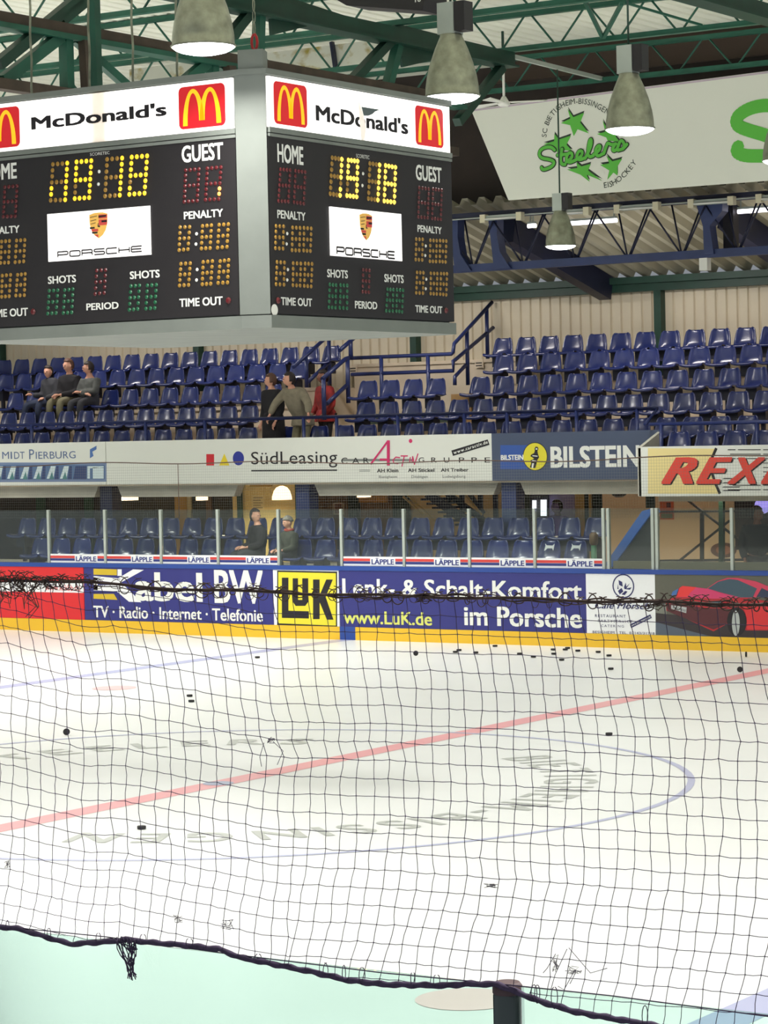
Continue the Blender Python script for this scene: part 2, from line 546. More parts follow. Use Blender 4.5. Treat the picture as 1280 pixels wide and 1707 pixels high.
p, a0, a1 = board_panel('white rink board panel with round blue emblem and small blue writing', 977, 1092, PW)
zc = BF.px(1039, 977)
mbk = MB()
for k in range(32):
    t0, t1 = 2 * PI * k / 32, 2 * PI * (k + 1) / 32
    mbk.face([BF.w(zc[0] + r * math.cos(t), zc[1] + r * math.sin(t), 0.003) for r, t in ((0.165, t1), (0.165, t0), (0.185, t0), (0.185, t1))])
mbk.build('emblem_ring', BINK, p)
BF.poly('emblem', [[(1031, 967), (1037, 970), (1038, 978), (1032, 975)], [(1030, 973), (1031, 982), (1029, 982)], [(1040, 979), (1043, 971), (1044, 978), (1050, 972), (1044, 981), (1053, 979), (1050, 983), (1041, 982)],
                   [(1030, 985), (1036, 980), (1039, 986), (1033, 991)], [(1036, 991), (1042, 985), (1046, 986), (1041, 992)]], BINK, p, 0.003)
put_text(BF, [('Café Mörsch', (992, 1014), (1083, 1005), 0.015, 0.35)], 'script_lettering', BINK, p)
put_text(BF, [('RESTAURANT', (992, 1028.5), (1043, 1025), 0.0, 0.0, 1.3), ('PARTYSERVICE', (997, 1037), (1054, 1034), 0.0, 0.0, 1.3), ('CATERING', (1002, 1045), (1040, 1042), 0.0, 0.0, 1.3),
              ('BESIGHEIM · TEL. 07143/31718', (988, 1055.5), (1091, 1054), 0.005, 0.0, 1.1)], 'lettering', BINK, p)
BF.poly('label', [[(1050, 1041), (1084, 1024), (1086.5, 1030), (1052, 1047)]], BINK, p, 0.004)
LBL = [BF.px(1053, 1044.5), BF.px(1085, 1029)]
path_text(BF, 'www.cafe-moersch.de', LBL, 0.03, 'label_lettering', LWHITE, p, 0.006)

p, a0, a1 = board_panel('rink board panel picturing a low red sports car on a road', 1092, 1280, pm('car_picture_ground', 92, 92, 80, 0.4), x1=1.6)
def cpx(L): return [(1080 + x / 6.4, 940 + y / 6.4) for x, y in L]
def car(name, L, c, e): return BF.poly(name, [cpx(q) for q in L], c, p, e)
car('road', [[(82, 525), (200, 540), (640, 770), (82, 770)]], pm('picture_road', 84, 94, 108), 0.002)
car('verge', [[(82, 420), (200, 430), (200, 540), (82, 520)]], pm('picture_verge', 118, 120, 110), 0.0025)
car('shadow', [[(82, 525), (300, 545), (1300, 690), (1300, 800), (700, 775), (560, 745), (82, 620)]], pm('picture_shadow', 52, 44, 46), 0.003)
car('car_body', [[(190, 385), (320, 350), (1000, 355), (1300, 400), (1300, 710), (1050, 710), (880, 620), (700, 720), (420, 590), (200, 500)]], pm('picture_car_red', 176, 36, 44), 0.004)
car('car_side', [[(1010, 440), (1300, 430), (1300, 700), (1060, 700), (1040, 520)]], pm('picture_car_bright_red', 212, 48, 52), 0.005)
car('car_front', [[(190, 430), (300, 420), (600, 470), (880, 480), (840, 640), (700, 700), (420, 590), (210, 505)]], pm('picture_car_dark', 84, 34, 40), 0.005)
car('car_bonnet', [[(300, 350), (330, 260), (370, 235), (520, 250), (640, 265), (800, 312), (990, 362), (700, 372)]], pm('picture_car_pink', 206, 60, 108), 0.006)
car('car_wing', [[(300, 350), (330, 260), (370, 235), (520, 248), (460, 300), (420, 352)]], pm('picture_car_orange_red', 226, 56, 56), 0.007)
car('head_lamp', [[(245, 345), (265, 295), (335, 258), (310, 340)]], pm('picture_lamp_blue', 70, 108, 168), 0.007)
car('car_roof', [[(630, 262), (740, 185), (850, 148), (960, 150), (1150, 185), (1300, 245), (1300, 300), (1215, 255), (1150, 365), (990, 362)]], pm('picture_roof_red', 204, 62, 92), 0.005)
car('windscreen', [[(640, 262), (750, 190), (870, 160), (960, 172), (1165, 262), (1120, 358), (990, 358), (800, 308)]], pm('picture_glass', 62, 84, 98), 0.008)
car('side_window', [[(1165, 350), (1215, 266), (1300, 292), (1300, 370)]], pm('picture_side_glass', 46, 58, 84), 0.008)
car('headlight', [[(660, 410), (780, 400), (790, 450), (670, 460)]], pm('picture_headlight', 84, 104, 118), 0.008)
car('tyre', [[(950 + 105 * math.cos(k * PI / 12), 615 + 155 * math.sin(k * PI / 12)) for k in range(24)]], INK, 0.008)
car('wheel_rim', [[(940 + 42 * math.cos(k * PI / 12), 632 + 135 * math.sin(k * PI / 12)) for k in range(24)]], pm('picture_rim', 176, 182, 180), 0.010)
car('number_plate', [[(250, 440), (415, 463), (410, 525), (250, 478)]], pm('picture_plate', 186, 190, 190), 0.008)
path_text(BF, 'S·GO 320', [BF.px(*cpx([(262, 470)])[0]), BF.px(*cpx([(404, 512)])[0])], 0.032, 'plate_lettering', INK, p, 0.010)

# ---- glass on the far board
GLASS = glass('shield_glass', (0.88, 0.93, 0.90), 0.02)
GPX = [79, 173, 266, 361, 462, 567, 671, 780, 889, 1004, 1012, 1086, 1093, 1218]
GX = [at(u, 900, 1, BW_).x for u in GPX]
GX = [GX[0] - 2.46, GX[0] - 1.23] + GX + [GX[-1] + 1.24, GX[-1] + 2.48]
POSTN = ['two panes beyond the striped strips', 'one pane beyond the striped strips', 'at the far end of the striped strips', 'between the first and second striped panes', 'between the second and third striped panes',
         'between the third and fourth striped panes', 'beside the grey beanie child', 'over the yellow square panel edge', 'fifth strip joint', 'sixth strip joint', 'seventh strip joint', 'first of the pair closing the striped strips',
         'second of the pair closing the striped strips', 'first of the pair by the blue slope', 'second of the pair by the blue slope', 'above the red car picture', 'beyond the red car picture', 'last beyond the red car picture']
for i, x in enumerate(GX):
    o = MB().box(x - 0.022, x + 0.022, BW_ + 0.02, BW_ + 0.075, 1.19, 2.11).build('glass_post', ALU)
    tag(o, 'slim aluminium glass post, ' + POSTN[i], 'glass post', 'aluminium posts of the far glass')
STR_R, STR_B = pm('strip_red', 214, 66, 60), pm('strip_blue', 44, 54, 124)
PANEN = ['second pane beyond the strips', 'first pane beyond the strips'] + ['striped pane over the first red board stretch', 'second striped pane from the red board', 'third striped pane from the red board', 'fourth striped pane from the red board',
         'plain pane in front of the grey beanie child', 'first striped pane past the beanie child', 'second striped pane past the beanie child', 'third striped pane past the beanie child', 'last striped pane past the beanie child',
         '', 'pane in front of the blue slope', '', 'pane above the car picture', 'pane past the car picture', 'last pane past the car picture']
PANEN[0], PANEN[1] = 'farthest plain pane over the red board', 'plain pane over the red board'
for i, (x0, x1) in enumerate(zip(GX, GX[1:])):
    if not PANEN[i]: continue
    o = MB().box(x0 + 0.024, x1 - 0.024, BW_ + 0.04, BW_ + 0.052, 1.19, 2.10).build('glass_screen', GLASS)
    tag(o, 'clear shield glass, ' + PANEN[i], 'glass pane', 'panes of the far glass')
    if 'striped' in PANEN[i]:
        f = Face(1, BW_ + 0.036)
        st = f.slab('sponsor_strip', x0 + 0.03, x1 - 0.03, 1.195, 1.345, PW, 0.003, parent=o)
        L = x1 - x0
        f.poly('red_stripe', [[(x0 + 0.03, 1.272), (x1 - 0.03, 1.272), (x1 - 0.03, 1.315), (x0 + 0.03, 1.315)]], STR_R, st, 0.002, False)
        f.poly('blue_stripe', [[(x0 + 0.03, 1.228), (x1 - 0.03, 1.228), (x1 - 0.03, 1.268), (x0 + 0.03, 1.268)]], STR_B, st, 0.002, False)
        f.poly('name_field', [[(x0 + 0.46 * L, 1.2), (x0 + 0.86 * L, 1.2), (x0 + 0.86 * L, 1.34), (x0 + 0.46 * L, 1.34)]], PW, st, 0.004, False)
        put_text(f, [('LÄPPLE', (x0 + 0.48 * L, 1.222), (x0 + 0.84 * L, 1.305), 0.03, 0.0, 1.0, 1)], 'lettering', STR_B, st, 0.006)

# ---- concourse and stands
struct('floor_2', MB().box(-30, 4, BW_ + 0.12, 22.3, -0.2, 0.3), CONC)
struct('step_1', MB().box(-24, -4.6, 16.1, 17.0, 0.3, 0.74), CONC)
struct('step_2', MB().box(-24, -4.6, 17.0, 18.0, 0.3, 1.07), CONC)
TIER = {-1: (17.3, 2.44), 0: (18.1, 2.67), 1: (18.9, 3.07), 2: (19.7, 3.47), 3: (20.5, 3.87), 4: (21.3, 4.2)}
struct('balcony_slab', MB().box(-30, 4, 17.45, 22.3, 2.46, 2.67), CREAM)
struct('balcony_slab', MB().box(-4.15, 4, 16.74, 17.46, 2.24, 2.44), CREAM)
for k in (1, 2, 3, 4):
    y, z = TIER[k]
    yb = 22.3 if k == 4 else TIER[k + 1][0] - 0.45
    z0 = TIER[k - 1][1]
    spans = [(-30, -13.0), (-11.7, 4)] if k < 3 else [(-30, -13.0), (-9.15, 4)]
    for x0, x1 in spans:
        mb = MB().box(x0, x1, y - 0.45, 22.3, z0, z)
        mb.box(x0, x1, y - 0.47, y - 0.44, z - 0.05, z + 0.012)
        struct('stand_step', mb, CREAM)
ZP = at(700, 603, 1, 21.9).z
struct('stand_landing', MB().box(-13.0, -9.15, 21.9, 22.3, 2.67, ZP).box(-13.0, -9.15, 21.86, 21.9, ZP - 0.06, ZP), CREAM)
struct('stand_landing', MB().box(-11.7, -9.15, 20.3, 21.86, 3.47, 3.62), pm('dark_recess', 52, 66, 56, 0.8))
# back wall of profiled sheet
mb = MB()
x = -30.0
prof = []
while x < 3:
    prof += [(x, 22.2), (x + 0.15, 22.2), (x + 0.17, 22.235), (x + 0.19, 22.235)]
    x += 0.21
for (xa, ya), (xb, yb) in zip(prof, prof[1:]):
    mb.face([(xa, ya, 4.15), (xb, yb, 4.15), (xb, yb, 5.9), (xa, ya, 5.9)])
mb.box(-30, 3, 22.25, 22.4, 0, 6.0)
struct('wall_back', mb, CLAD, 'cream profiled sheet wall behind the top row')
for i, gx in enumerate((-22.12, -16.89, -11.73, -6.54, -1.3)):
    struct('column', MB().box(gx - 0.07, gx + 0.07, 22.02, 22.2, 4.2, 5.78), DGREEN)
struct('beam', MB().box(-30, 3, 22.0, 22.2, 5.76, 5.9).box(-30, 3, 21.9, 22.24, 5.9, 6.02), DGREEN)
# stand roof deck
mb = MB()
prof = []
x = -30.0
while x < 3:
    prof += [(x, 0), (x + 0.10, 0), (x + 0.16, 0.12), (x + 0.27, 0.12)]
    x += 0.33
sl = (7.12 - 6.02) / (22.25 - 17.9)
for (xa, za), (xb, zb) in zip(prof, prof[1:]):
    mb.face([(xb, 22.25, 6.02 + zb), (xa, 22.25, 6.02 + za), (xa, 17.9, 7.12 + za), (xb, 17.9, 7.12 + zb)])
struct('roof', mb, STANDROOF, 'profiled grey roof deck over the stand')
for rx in (-3.5, -7.55, -11.6, -15.65, -19.7):
    struct('beam', MB().bar((rx, 22.0, 5.84), (rx, 18.55, 6.71), 0.24, 0.42), NAVY)
# walls that close the hall above the stand
struct('wall_upstand', MB().box(-30, 6, 18.5, 18.6, 7.08, 9.5), DARKW)  # plain dark brown sheet between stand roof and hall roof
struct('trim_10', MB().box(-6.4, 6, 16.25, 16.32, 8.86, 9.36), pm('brown_edge_strip', 74, 60, 50, 0.8))
mb = MB()
x = -30.0
prof = []
while x < 14:
    prof += [(x, 0), (x + 0.16, 0), (x + 0.185, 0.035), (x + 0.225, 0.035)]
    x += 0.25
for (xa, za), (xb, zb) in zip(prof, prof[1:]):
    mb.face([(xb, 16.3, 9.36 + zb), (xa, 16.3, 9.36 + za), (xa, -8, 9.42 + za), (xb, -8, 9.42 + zb)])
mb.box(-30, 14, -8, 18.6, 9.48, 9.6)
struct('ceiling', mb, ROOFW, 'white profiled roof sheet of the hall')
STAIN = mat('stained_white_panel', s2l(222, 222, 208), 0.6)
_nt = STAIN.node_tree
_tc = _nt.nodes.new('ShaderNodeTexCoord'); _mp = _nt.nodes.new('ShaderNodeMapping'); _nz = _nt.nodes.new('ShaderNodeTexNoise'); _rp = _nt.nodes.new('ShaderNodeValToRGB')
_mp.inputs['Scale'].default_value = (2.2, 1, 2.6)
_nz.inputs['Scale'].default_value = 1.6; _nz.inputs['Detail'].default_value = 4
_e = _rp.color_ramp.elements
_e[0].position, _e[1].position = 0.52, 0.66
_e[0].color, _e[1].color = (*s2l(222, 222, 208), 1), (*s2l(170, 150, 60), 1)
_nt.links.new(_tc.outputs['Object'], _mp.inputs[0]); _nt.links.new(_mp.outputs[0], _nz.inputs['Vector']); _nt.links.new(_nz.outputs['Fac'], _rp.inputs[0])
_nt.links.new(_rp.outputs[0], _nt.nodes['Principled BSDF'].inputs['Base Color'])
struct('trim_11', MB().box(-11.5, -6.5, 13.35, 13.4, 8.88, 9.26), STAIN)
struct('trim_12', MB().bar(at(553, 70, 1, 13.3), at(560, 118, 1, 13.3), 0.07, 0.05), NAVY)

# ---- concourse under the balcony
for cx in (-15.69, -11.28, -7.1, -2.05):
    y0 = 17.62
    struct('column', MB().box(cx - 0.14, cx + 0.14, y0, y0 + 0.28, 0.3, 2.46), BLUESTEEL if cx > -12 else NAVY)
for x0, x1 in ((-24, -15.9), (-15.45, -12.7), (-11.05, -7.32), (-6.9, -4.2)):
    struct('beam', MB().hexa([(x0 + 0.1, 17.66, 2.25), (x1 - 0.1, 17.66, 2.25), (x1 - 0.1, 17.86, 2.25), (x0 + 0.1, 17.86, 2.25), (x0, 17.66, 2.46), (x1, 17.66, 2.46), (x1, 17.86, 2.46), (x0, 17.86, 2.46)]), CONC)
struct('beam', MB().box(-4.1, 3, 17.2, 17.4, 2.14, 2.24), CONC)
CW = Face(1, 21.9)
def wallpanel(name, u0, u1, m, z0=0.3, z1=2.46, y=21.9, t=0.05):
    f = Face(1, y)
    a0, a1 = f.px(u0, 840)[0], f.px(u1, 840)[0]
    return tag(f.slab(name, a0, a1, z0, z1, m, t), kind='structure')
wallpanel('wall_left', -200, 186, mat('dark_bar_wall', s2l(56, 46, 38), 0.7, var=0.4, scale=1.5))
wallpanel('door_1', 60, 74, pm('green_curtain', 46, 74, 52, 0.8), y=21.84)
wallpanel('door_2', 140, 154, pm('green_curtain', 46, 74, 52, 0.8), y=21.84)
wallpanel('wall_bar', 186, 392, mat('olive_bar_wall', s2l(66, 58, 42), 0.7, var=0.35, scale=1.6))
wallpanel('door_3', 291, 311, pm('yellow_door', 186, 146, 66, 0.6), y=21.84)
wallpanel('door_4', 312, 318, pm('pale_door_frame', 206, 190, 140, 0.6), y=21.82)
wallpanel('trim_13', 343, 352, pm('timber_post', 120, 88, 52, 0.6), y=21.84)
wallpanel('wall_kiosk', 388, 500, pm('yellow_cream_wall', 222, 198, 134, 0.7), y=20.4)
wallpanel('trim_14', 395, 402, DGREEN, y=20.3)
wallpanel('trim_15', 417, 452, pm('ochre_lintel', 170, 138, 62, 0.7), z0=2.36, y=20.34)
wallpanel('wall_snack', 500, 655, mat('brown_bar_wall', s2l(112, 84, 56), 0.7, var=0.35, scale=1.5))
wallpanel('trim_16', 492, 500, DGREEN, y=20.34)
wallpanel('trim_17', 580, 598, pm('dark_green_panel', 34, 44, 38, 0.7), y=21.82)
wallpanel('trim_18', 598, 645, pm('amber_panel', 166, 118, 56, 0.7), y=21.82, z0=2.0)
wallpanel('trim_19', 654, 682, pm('dark_green_panel', 34, 44, 38, 0.7), y=21.82)
wallpanel('wall_stair', 655, 868, pm('tan_wall', 186, 160, 116, 0.75))
wallpanel('trim_20', 862, 869, pm('timber_post_light', 196, 162, 96, 0.7), y=21.84)
wallpanel('door_5', 869, 882, pm('dark_green_panel', 34, 44, 38, 0.7), y=21.84)
wallpanel('wall_office', 868, 960, pm('lilac_wall', 150, 140, 196, 0.7))
wallpanel('trim_21', 958, 974, pm('timber_post_light', 196, 162, 96, 0.7), y=21.8)
wallpanel('door_6', 974, 1006, pm('dark_green_panel', 34, 44, 38, 0.7), y=21.8)
wallpanel('trim_22', 981, 985, pm('timber_post_light', 196, 162, 96, 0.7), y=21.72)
wallpanel('wall_right', 1004, 1500, pm('pinkish_beige_wall', 206, 182, 156, 0.75), y=20.9)
wallpanel('trim_23', 1076, 1090, pm('dark_green_panel', 34, 44, 38, 0.7), y=18.3, z0=2.0, z1=2.24)
wallpanel('wall_base', 1020, 1400, pm('olive_low_wall', 128, 122, 100, 0.8), y=15.6, z1=1.28)
wallpanel('door_7', 1224, 1400, pm('dark_doorway', 40, 36, 44, 0.8), y=20.7, z0=1.2)
# lit window
w = wallpanel('window_1', 884, 912, pm('dark_window_frame', 46, 44, 52, 0.6), z0=1.64, z1=2.12, y=21.82)
f = Face(1, 21.76)
f.poly('pane', [[(887, 834), (894, 834), (894, 854), (887, 854)], [(901, 833), (911, 833), (911, 860), (901, 860)]], mat('daylit_pane', (0.9, 0.95, 1), 0.3, emit=(0.85, 0.9, 1.0), estr=1.6), w, 0.0)
# ================================================================ signs on the balcony front
FF = Face(1, 17.4)
FW = pm('fascia_white', 226, 228, 220, 0.5)
def fascia(label, u0, u1, m, x0=None, x1=None, face=FF, z0=2.49, z1=3.275, v=770):
    a0 = face.px(u0, v)[0] if x0 is None else x0
    a1 = face.px(u1, v)[0] if x1 is None else x1
    return tag(face.slab('balcony_sign', a0, a1, z0, z1, m, 0.045), label, 'sign panel')
p = fascia('white balcony sign with grey blue letters over a blue machine picture', 0, 176, FW, x0=-24)
SB = pm('slate_blue_print', 92, 112, 152)
put_text(FF, [('M', (4, 765), (15, 753), 0.0, 0), ('I', (18, 765), (20, 753), 0.0, 0), ('DT', (24, 765), (41, 753), 0.0, 0), ('P', (49, 765.5), (57, 749), 0.0, 0), ('IERBURG', (60, 765), (126, 752), 0.0, 0)], 'lettering', SB, p)
FF.poly('emblem', [[(150, 749), (161, 743), (161, 749), (154, 753), (156, 760), (150, 764)]], pm('mid_blue_print', 78, 114, 176), p)
FF.poly('picture_border', [[FF.px(-260, 805), FF.px(177.5, 803), FF.px(177.5, 771), FF.px(-260, 771)]], pm('picture_border_blue', 116, 134, 170), p, 0.002, False)
FF.poly('picture_ground', [[FF.px(-255, 801), FF.px(175, 799), FF.px(175, 775), FF.px(-255, 775)]], pm('picture_mid_blue', 84, 112, 152), p, 0.003, False)
lt, dk, tl = [], [], []
for x in range(-230, 120, 22):
    lt.append([(x, 798), (x + 7, 777), (x + 15, 777), (x + 11, 798)])
    dk.append([(x + 13, 799), (x + 16, 777), (x + 20, 777), (x + 20, 799)])
    tl.append([(x + 4, 799), (x + 9, 786), (x + 12, 799)])
lt += [[(146, 777), (173, 777), (173, 779), (150, 781), (150, 798), (146, 798)], [(155, 779), (173, 780), (173, 798), (155, 798)]]
dk += [[(122, 799), (126, 777), (144, 777), (144, 799)]]
FF.poly('picture_light', lt, pm('picture_pale_blue', 206, 222, 226), p, 0.004)
FF.poly('picture_dark', dk, pm('picture_dark_blue', 48, 66, 112), p, 0.004)
FF.poly('picture_teal', tl, pm('picture_teal', 74, 128, 130), p, 0.005)

p = fascia('long white balcony sign with red square, yellow triangle, blue disc and black word', 177, 566, FW)
FF.poly('red_square', [[(344, 776), (357, 776), (357, 757), (344, 757)]], PINKR, p)
FF.poly('yellow_triangle', [[(365.5, 776), (382.5, 776), (374, 756)]], pm('signal_yellow', 232, 206, 40), p)
FF.disc('blue_disc', (397.5, 764), 0.125, pm('signal_blue', 40, 52, 150), p, squash=0.98)
put_text(FF, [('SüdLeasing', (419, 774), (562, 751), 0.0, 0)], 'lettering', INK, p)
FF.poly('underline', [[(419, 786), (562, 785), (562, 782.5), (419, 783.5)]], INK, p)

p = fascia('white balcony sign with tall pink capital and tilted black web label', 566, 820, FW)
PK = pm('pink_print', 206, 46, 104)
FF.poly('grey_bar', [[(570, 769), (688, 769), (688, 765), (570, 765)]], pm('grey_print', 128, 132, 128), p, 0.002)
put_text(FF, [('C', (569, 773), (579, 763), 0.0, 0), ('A', (587, 773), (599, 763), 0, 0), ('R', (606, 772), (615, 763), 0, 0)] +
         [(ch, (u, 771), (u + 9, 762.5), 0.0, 0) for ch, u in zip('GRUPPE', (698, 719, 740, 765, 786, 808))] +
         [('AH Klein', (628.5, 787.5), (664, 781), 0.02, 0), ('AH Stickel', (680, 787), (724, 780.5), 0.02, 0), ('AH Treiber', (735, 786.5), (781, 780), 0.02, 0)], 'lettering', INK, p)
put_text(FF, [('Bietigheim', (632, 797), (662, 792.5), 0, 0), ('Ditzingen', (686, 797), (713, 792), 0, 0), ('Ludwigsburg', (738, 796.5), (776, 791.5), 0, 0), ('=', (599, 788), (617, 781), 0, 0)], 'town_lettering', pm('grey_lettering', 110, 112, 112), p)
FF.strokes('tall_capital', [[(618, 774), (647, 735)], [(633, 766), (650, 766)]], 0.035, PK, p, 0.006)
FF.poly('tall_capital_stem', [[(645, 776), (650, 776), (650, 734), (645, 734)]], PK, p, 0.006)
FF.strokes('pink_lettering', [[(667, 763), (660, 762), (655, 767), (657, 772), (664, 773)], [(668, 760), (680, 760)], [(674, 760), (670, 778)], [(683, 772), (684, 762)], [(687, 772), (688, 761), (691, 774), (697, 756)]], 0.02, PK, p, 0.006)
FF.disc('pink_dot', (684.5, 735), 0.035, PK, p, 0.006)
FF.poly('web_label', [[(752.5, 751), (813, 732.5), (816, 741.5), (755, 760)]], INK, p, 0.004)
path_text(FF, 'www.caractiv.de', [FF.px(756.5, 757.5), FF.px(814, 739)], 0.055, 'web_lettering', LWHITE, p, 0.007, 0.02)

p = fascia('slate blue balcony sign with big white word and yellow round emblem', 820, 1102, pm('slate_board', 66, 78, 104, 0.5))
FF.poly('blue_field', [[(834, 782), (880, 782), (880, 742), (834, 742)]], pm('royal_blue_print', 46, 84, 162), p, 0.002)
put_text(FF, [('BILSTEIN', (835, 767), (872.5, 758), 0.035, 0), ('BILSTEIN', (918, 780), (1066, 742), 0.035, 0)], 'lettering', LWHITE, p)
FF.disc('round_emblem', (892, 761), 0.235, INK, p, 0.003)
FF.disc('emblem_field', (892, 761), 0.222, YEL, p, 0.004)
def bil(L): return [(820 + x / 7.111, 730 + y / 7.111) for x, y in L]
FF.poly('damper_drawing', [bil(q) for q in ([(505, 125), (520, 103), (545, 108), (553, 130), (540, 155), (545, 185), (560, 230), (540, 260), (520, 340), (515, 360), (450, 350), (465, 300), (455, 270), (500, 245), (455, 215), (470, 195), (500, 180), (510, 152)],)], INK, p, 0.005)
FF.poly('damper_light', [bil(q) for q in ([(520, 120), (540, 122), (540, 140), (520, 140)], [(480, 205), (545, 212), (540, 222), (482, 216)], [(478, 262), (525, 270), (520, 280), (480, 272)], [(478, 300), (500, 300), (488, 360), (470, 358)])], LWHITE, p, 0.006)

RF = Face(1, 16.7)
p = fascia('cream and white balcony sign standing forward with huge red slanted letters', 1065, 1280, FW, x0=-4.18, x1=2.0, face=RF, z0=2.235, z1=3.015)
CRM = pm('cream_yellow_print', 234, 216, 150)
RF.poly('cream_field', [[(1080, 823), (1200, 823), (1189, 800), (1186, 780), (1189, 760), (1195, 748), (1080, 747)]], CRM, p, 0.002)
RF.strokes('black_arc', [[(1194, 747), (1187, 763), (1186, 785), (1192, 805), (1200, 823)]], 0.045, INK, p, 0.003)
dash = []
for r in range(10):
    v = 749 + r * 7.4
    for u0, u1 in ((1213 + r % 3 * 4, 1226 + r % 2 * 5), (1230 - r, 1268), (1272, 1330), (1340, 1420)):
        if 22 < v - 745 < 58 and u0 < 1260: continue
        dash.append([(u0, v + 1.4), (u1, v + 1.4), (u1, v), (u0, v)])
for v in (797, 804, 811, 817):
    dash.append([(1203, v + 1.6), (1232, v + 1.6), (1235, v), (1207, v)])
RF.poly('dash_pattern', dash, INK, p, 0.003)
RXR = pm('signal_red_print', 222, 66, 50)
for nm, du, dv, mm, e in (('letter_shade', 2.2, 1.6, INK, 0.004), ('lettering', 0, 0, RXR, 0.006)):
    put_text(RF, [(ch, (a + du, 807 + dv), (b + du, 762 + dv), 0.035, 0.42) for ch, a, b in (('R', 1102, 1163), ('E', 1160, 1221), ('X', 1212, 1276), ('R', 1268, 1330), ('O', 1328, 1392), ('T', 1385, 1440), ('H', 1434, 1500))], nm, mm, p, e)
# return between the two balcony fronts
struct('balcony_slab', MB().hexa([(-4.2, 16.7, 2.24), (-4.14, 16.7, 2.24), (-4.14, 17.44, 2.24), (-4.2, 17.44, 2.24), (-4.2, 16.7, 3.0), (-4.14, 16.7, 3.0), (-4.14, 17.44, 3.26), (-4.2, 17.44, 3.26)]), CONC)

# ================================================================ scoreboard
CASE = mat('grey_scoreboard_casing', s2l(120, 126, 120), 0.6, 0.1, var=0.07, scale=3)
sb = thing('scoreboard', 'big hanging cube scoreboard with lit advertising strips and dot digits', 'scoreboard', (0, 0, 4.25))
oct_ = [(-1.55, -1.57), (1.55, -1.57), (1.81, -1.49), (1.81, 1.52), (1.55, 1.6), (-1.55, 1.6), (-1.81, 1.52), (-1.81, -1.49)]
def prism(mb, pts, z0, z1, k=1.0):
    P = [(x * k, y * k) for x, y in pts]
    n = len(P)
    mb.face([(x, y, z0) for x, y in P][::-1]); mb.face([(x, y, z1) for x, y in P])
    for i in range(n):
        a, b = P[i], P[(i + 1) % n]
        mb.face([(*a, z0), (*b, z0), (*b, z1), (*a, z1)])
    return mb
prism(MB(), oct_, 4.34, 6.46, 0.985).build('casing', CASE, sb)
prism(MB(), oct_, 4.25, 4.36, 1.012).build('bottom_tray', CASE, sb)
prism(MB(), oct_, 6.44, 6.49, 1.012).build('top_rim', CASE, sb)
for sx, sy in ((1, 1), (1, -1), (-1, 1), (-1, -1)):
    q = [(1.55 * sx, 1.585 * sy), (1.82 * sx, 1.505 * sy), (1.7 * sx, 1.3 * sy), (1.5 * sx, 1.4 * sy)]
    if sx * sy < 0: q = q[::-1]
    prism(MB(), q if sx * sy > 0 else q, 4.37, 6.44).build('corner_column', CASE, sb)
    if (sx, sy) != (1, -1): continue
    q2 = [(1.57 * sx, 1.56 * sy), (1.79 * sx, 1.49 * sy), (1.7 * sx, 1.3 * sy), (1.55 * sx, 1.4 * sy)]
    if sx * sy < 0: q2 = q2[::-1]
    prism(MB(), q2, 6.48, 6.66).build('column_cap', CASE, sb)
# diagonal front plate is the column between the two visible faces
LF, RFc = Face(1, -1.575), Face(0, 1.815)
BOARD = mat('scoreboard_black', s2l(31, 28, 30), 0.5)
def signmat(name, axis, gap):
    m = mat(name, (0.9, 0.88, 0.85), 0.4, emit=(1, 0.96, 0.92), estr=1.25)
    nt = m.node_tree
    b = nt.nodes['Principled BSDF']
    tc, sx, ab, rp = nt.nodes.new('ShaderNodeTexCoord'), nt.nodes.new('ShaderNodeSeparateXYZ'), nt.nodes.new('ShaderNodeMath'), nt.nodes.new('ShaderNodeValToRGB')
    sub = nt.nodes.new('ShaderNodeMath')
    sub.operation = 'SUBTRACT'; sub.inputs[1].default_value = gap
    ab.operation = 'ABSOLUTE'
    nt.links.new(tc.outputs['Object'], sx.inputs[0])
    nt.links.new(sx.outputs[axis], sub.inputs[0]); nt.links.new(sub.outputs[0], ab.inputs[0]); nt.links.new(ab.outputs[0], rp.inputs[0])
    e = rp.color_ramp.elements
    e[0].position, e[1].position = 0.05, 0.15
    e[0].color, e[1].color = (0.36, 0.28, 0.2, 1), (1, 0.97, 0.93, 1)
    nt.links.new(rp.outputs[0], b.inputs['Emission Color'])
    return m
SIGNL, SIGNR = signmat('lit_sign_front', 'X', 0.03), signmat('lit_sign_side', 'Y', 3.0)
PANELLIT = mat('lit_panel', (0.9, 0.9, 0.88), 0.4, emit=(1, 0.96, 0.92), estr=0.85)
GOLD = mat('emblem_yellow', s2l(250, 196, 20), 0.5, emit=(1.0, 0.55, 0.02), estr=0.45)
ERED = mat('emblem_red', s2l(190, 18, 32), 0.5, emit=(0.7, 0.02, 0.02), estr=0.4)
AMB_ON = mat('amber_dot_lit', (0.5, 0.3, 0.02), 0.4, emit=(1.0, 0.58, 0.015), estr=1.35)
AMB_HI = mat('amber_dot_lit_bright', (0.6, 0.4, 0.05), 0.4, emit=(1.0, 0.62, 0.08), estr=1.7)
AMB_OFF = mat('amber_dot_dark', s2l(160, 122, 44), 0.35)
RED_ON = mat('red_dot_lit', (1, 0.4, 0.1), 0.4, emit=(1.0, 0.25, 0.04), estr=2.2)
RED_OFF = mat('red_dot_dark', s2l(92, 18, 24), 0.35)
GRN_OFF = mat('green_dot_dark', s2l(18, 98, 62), 0.35)

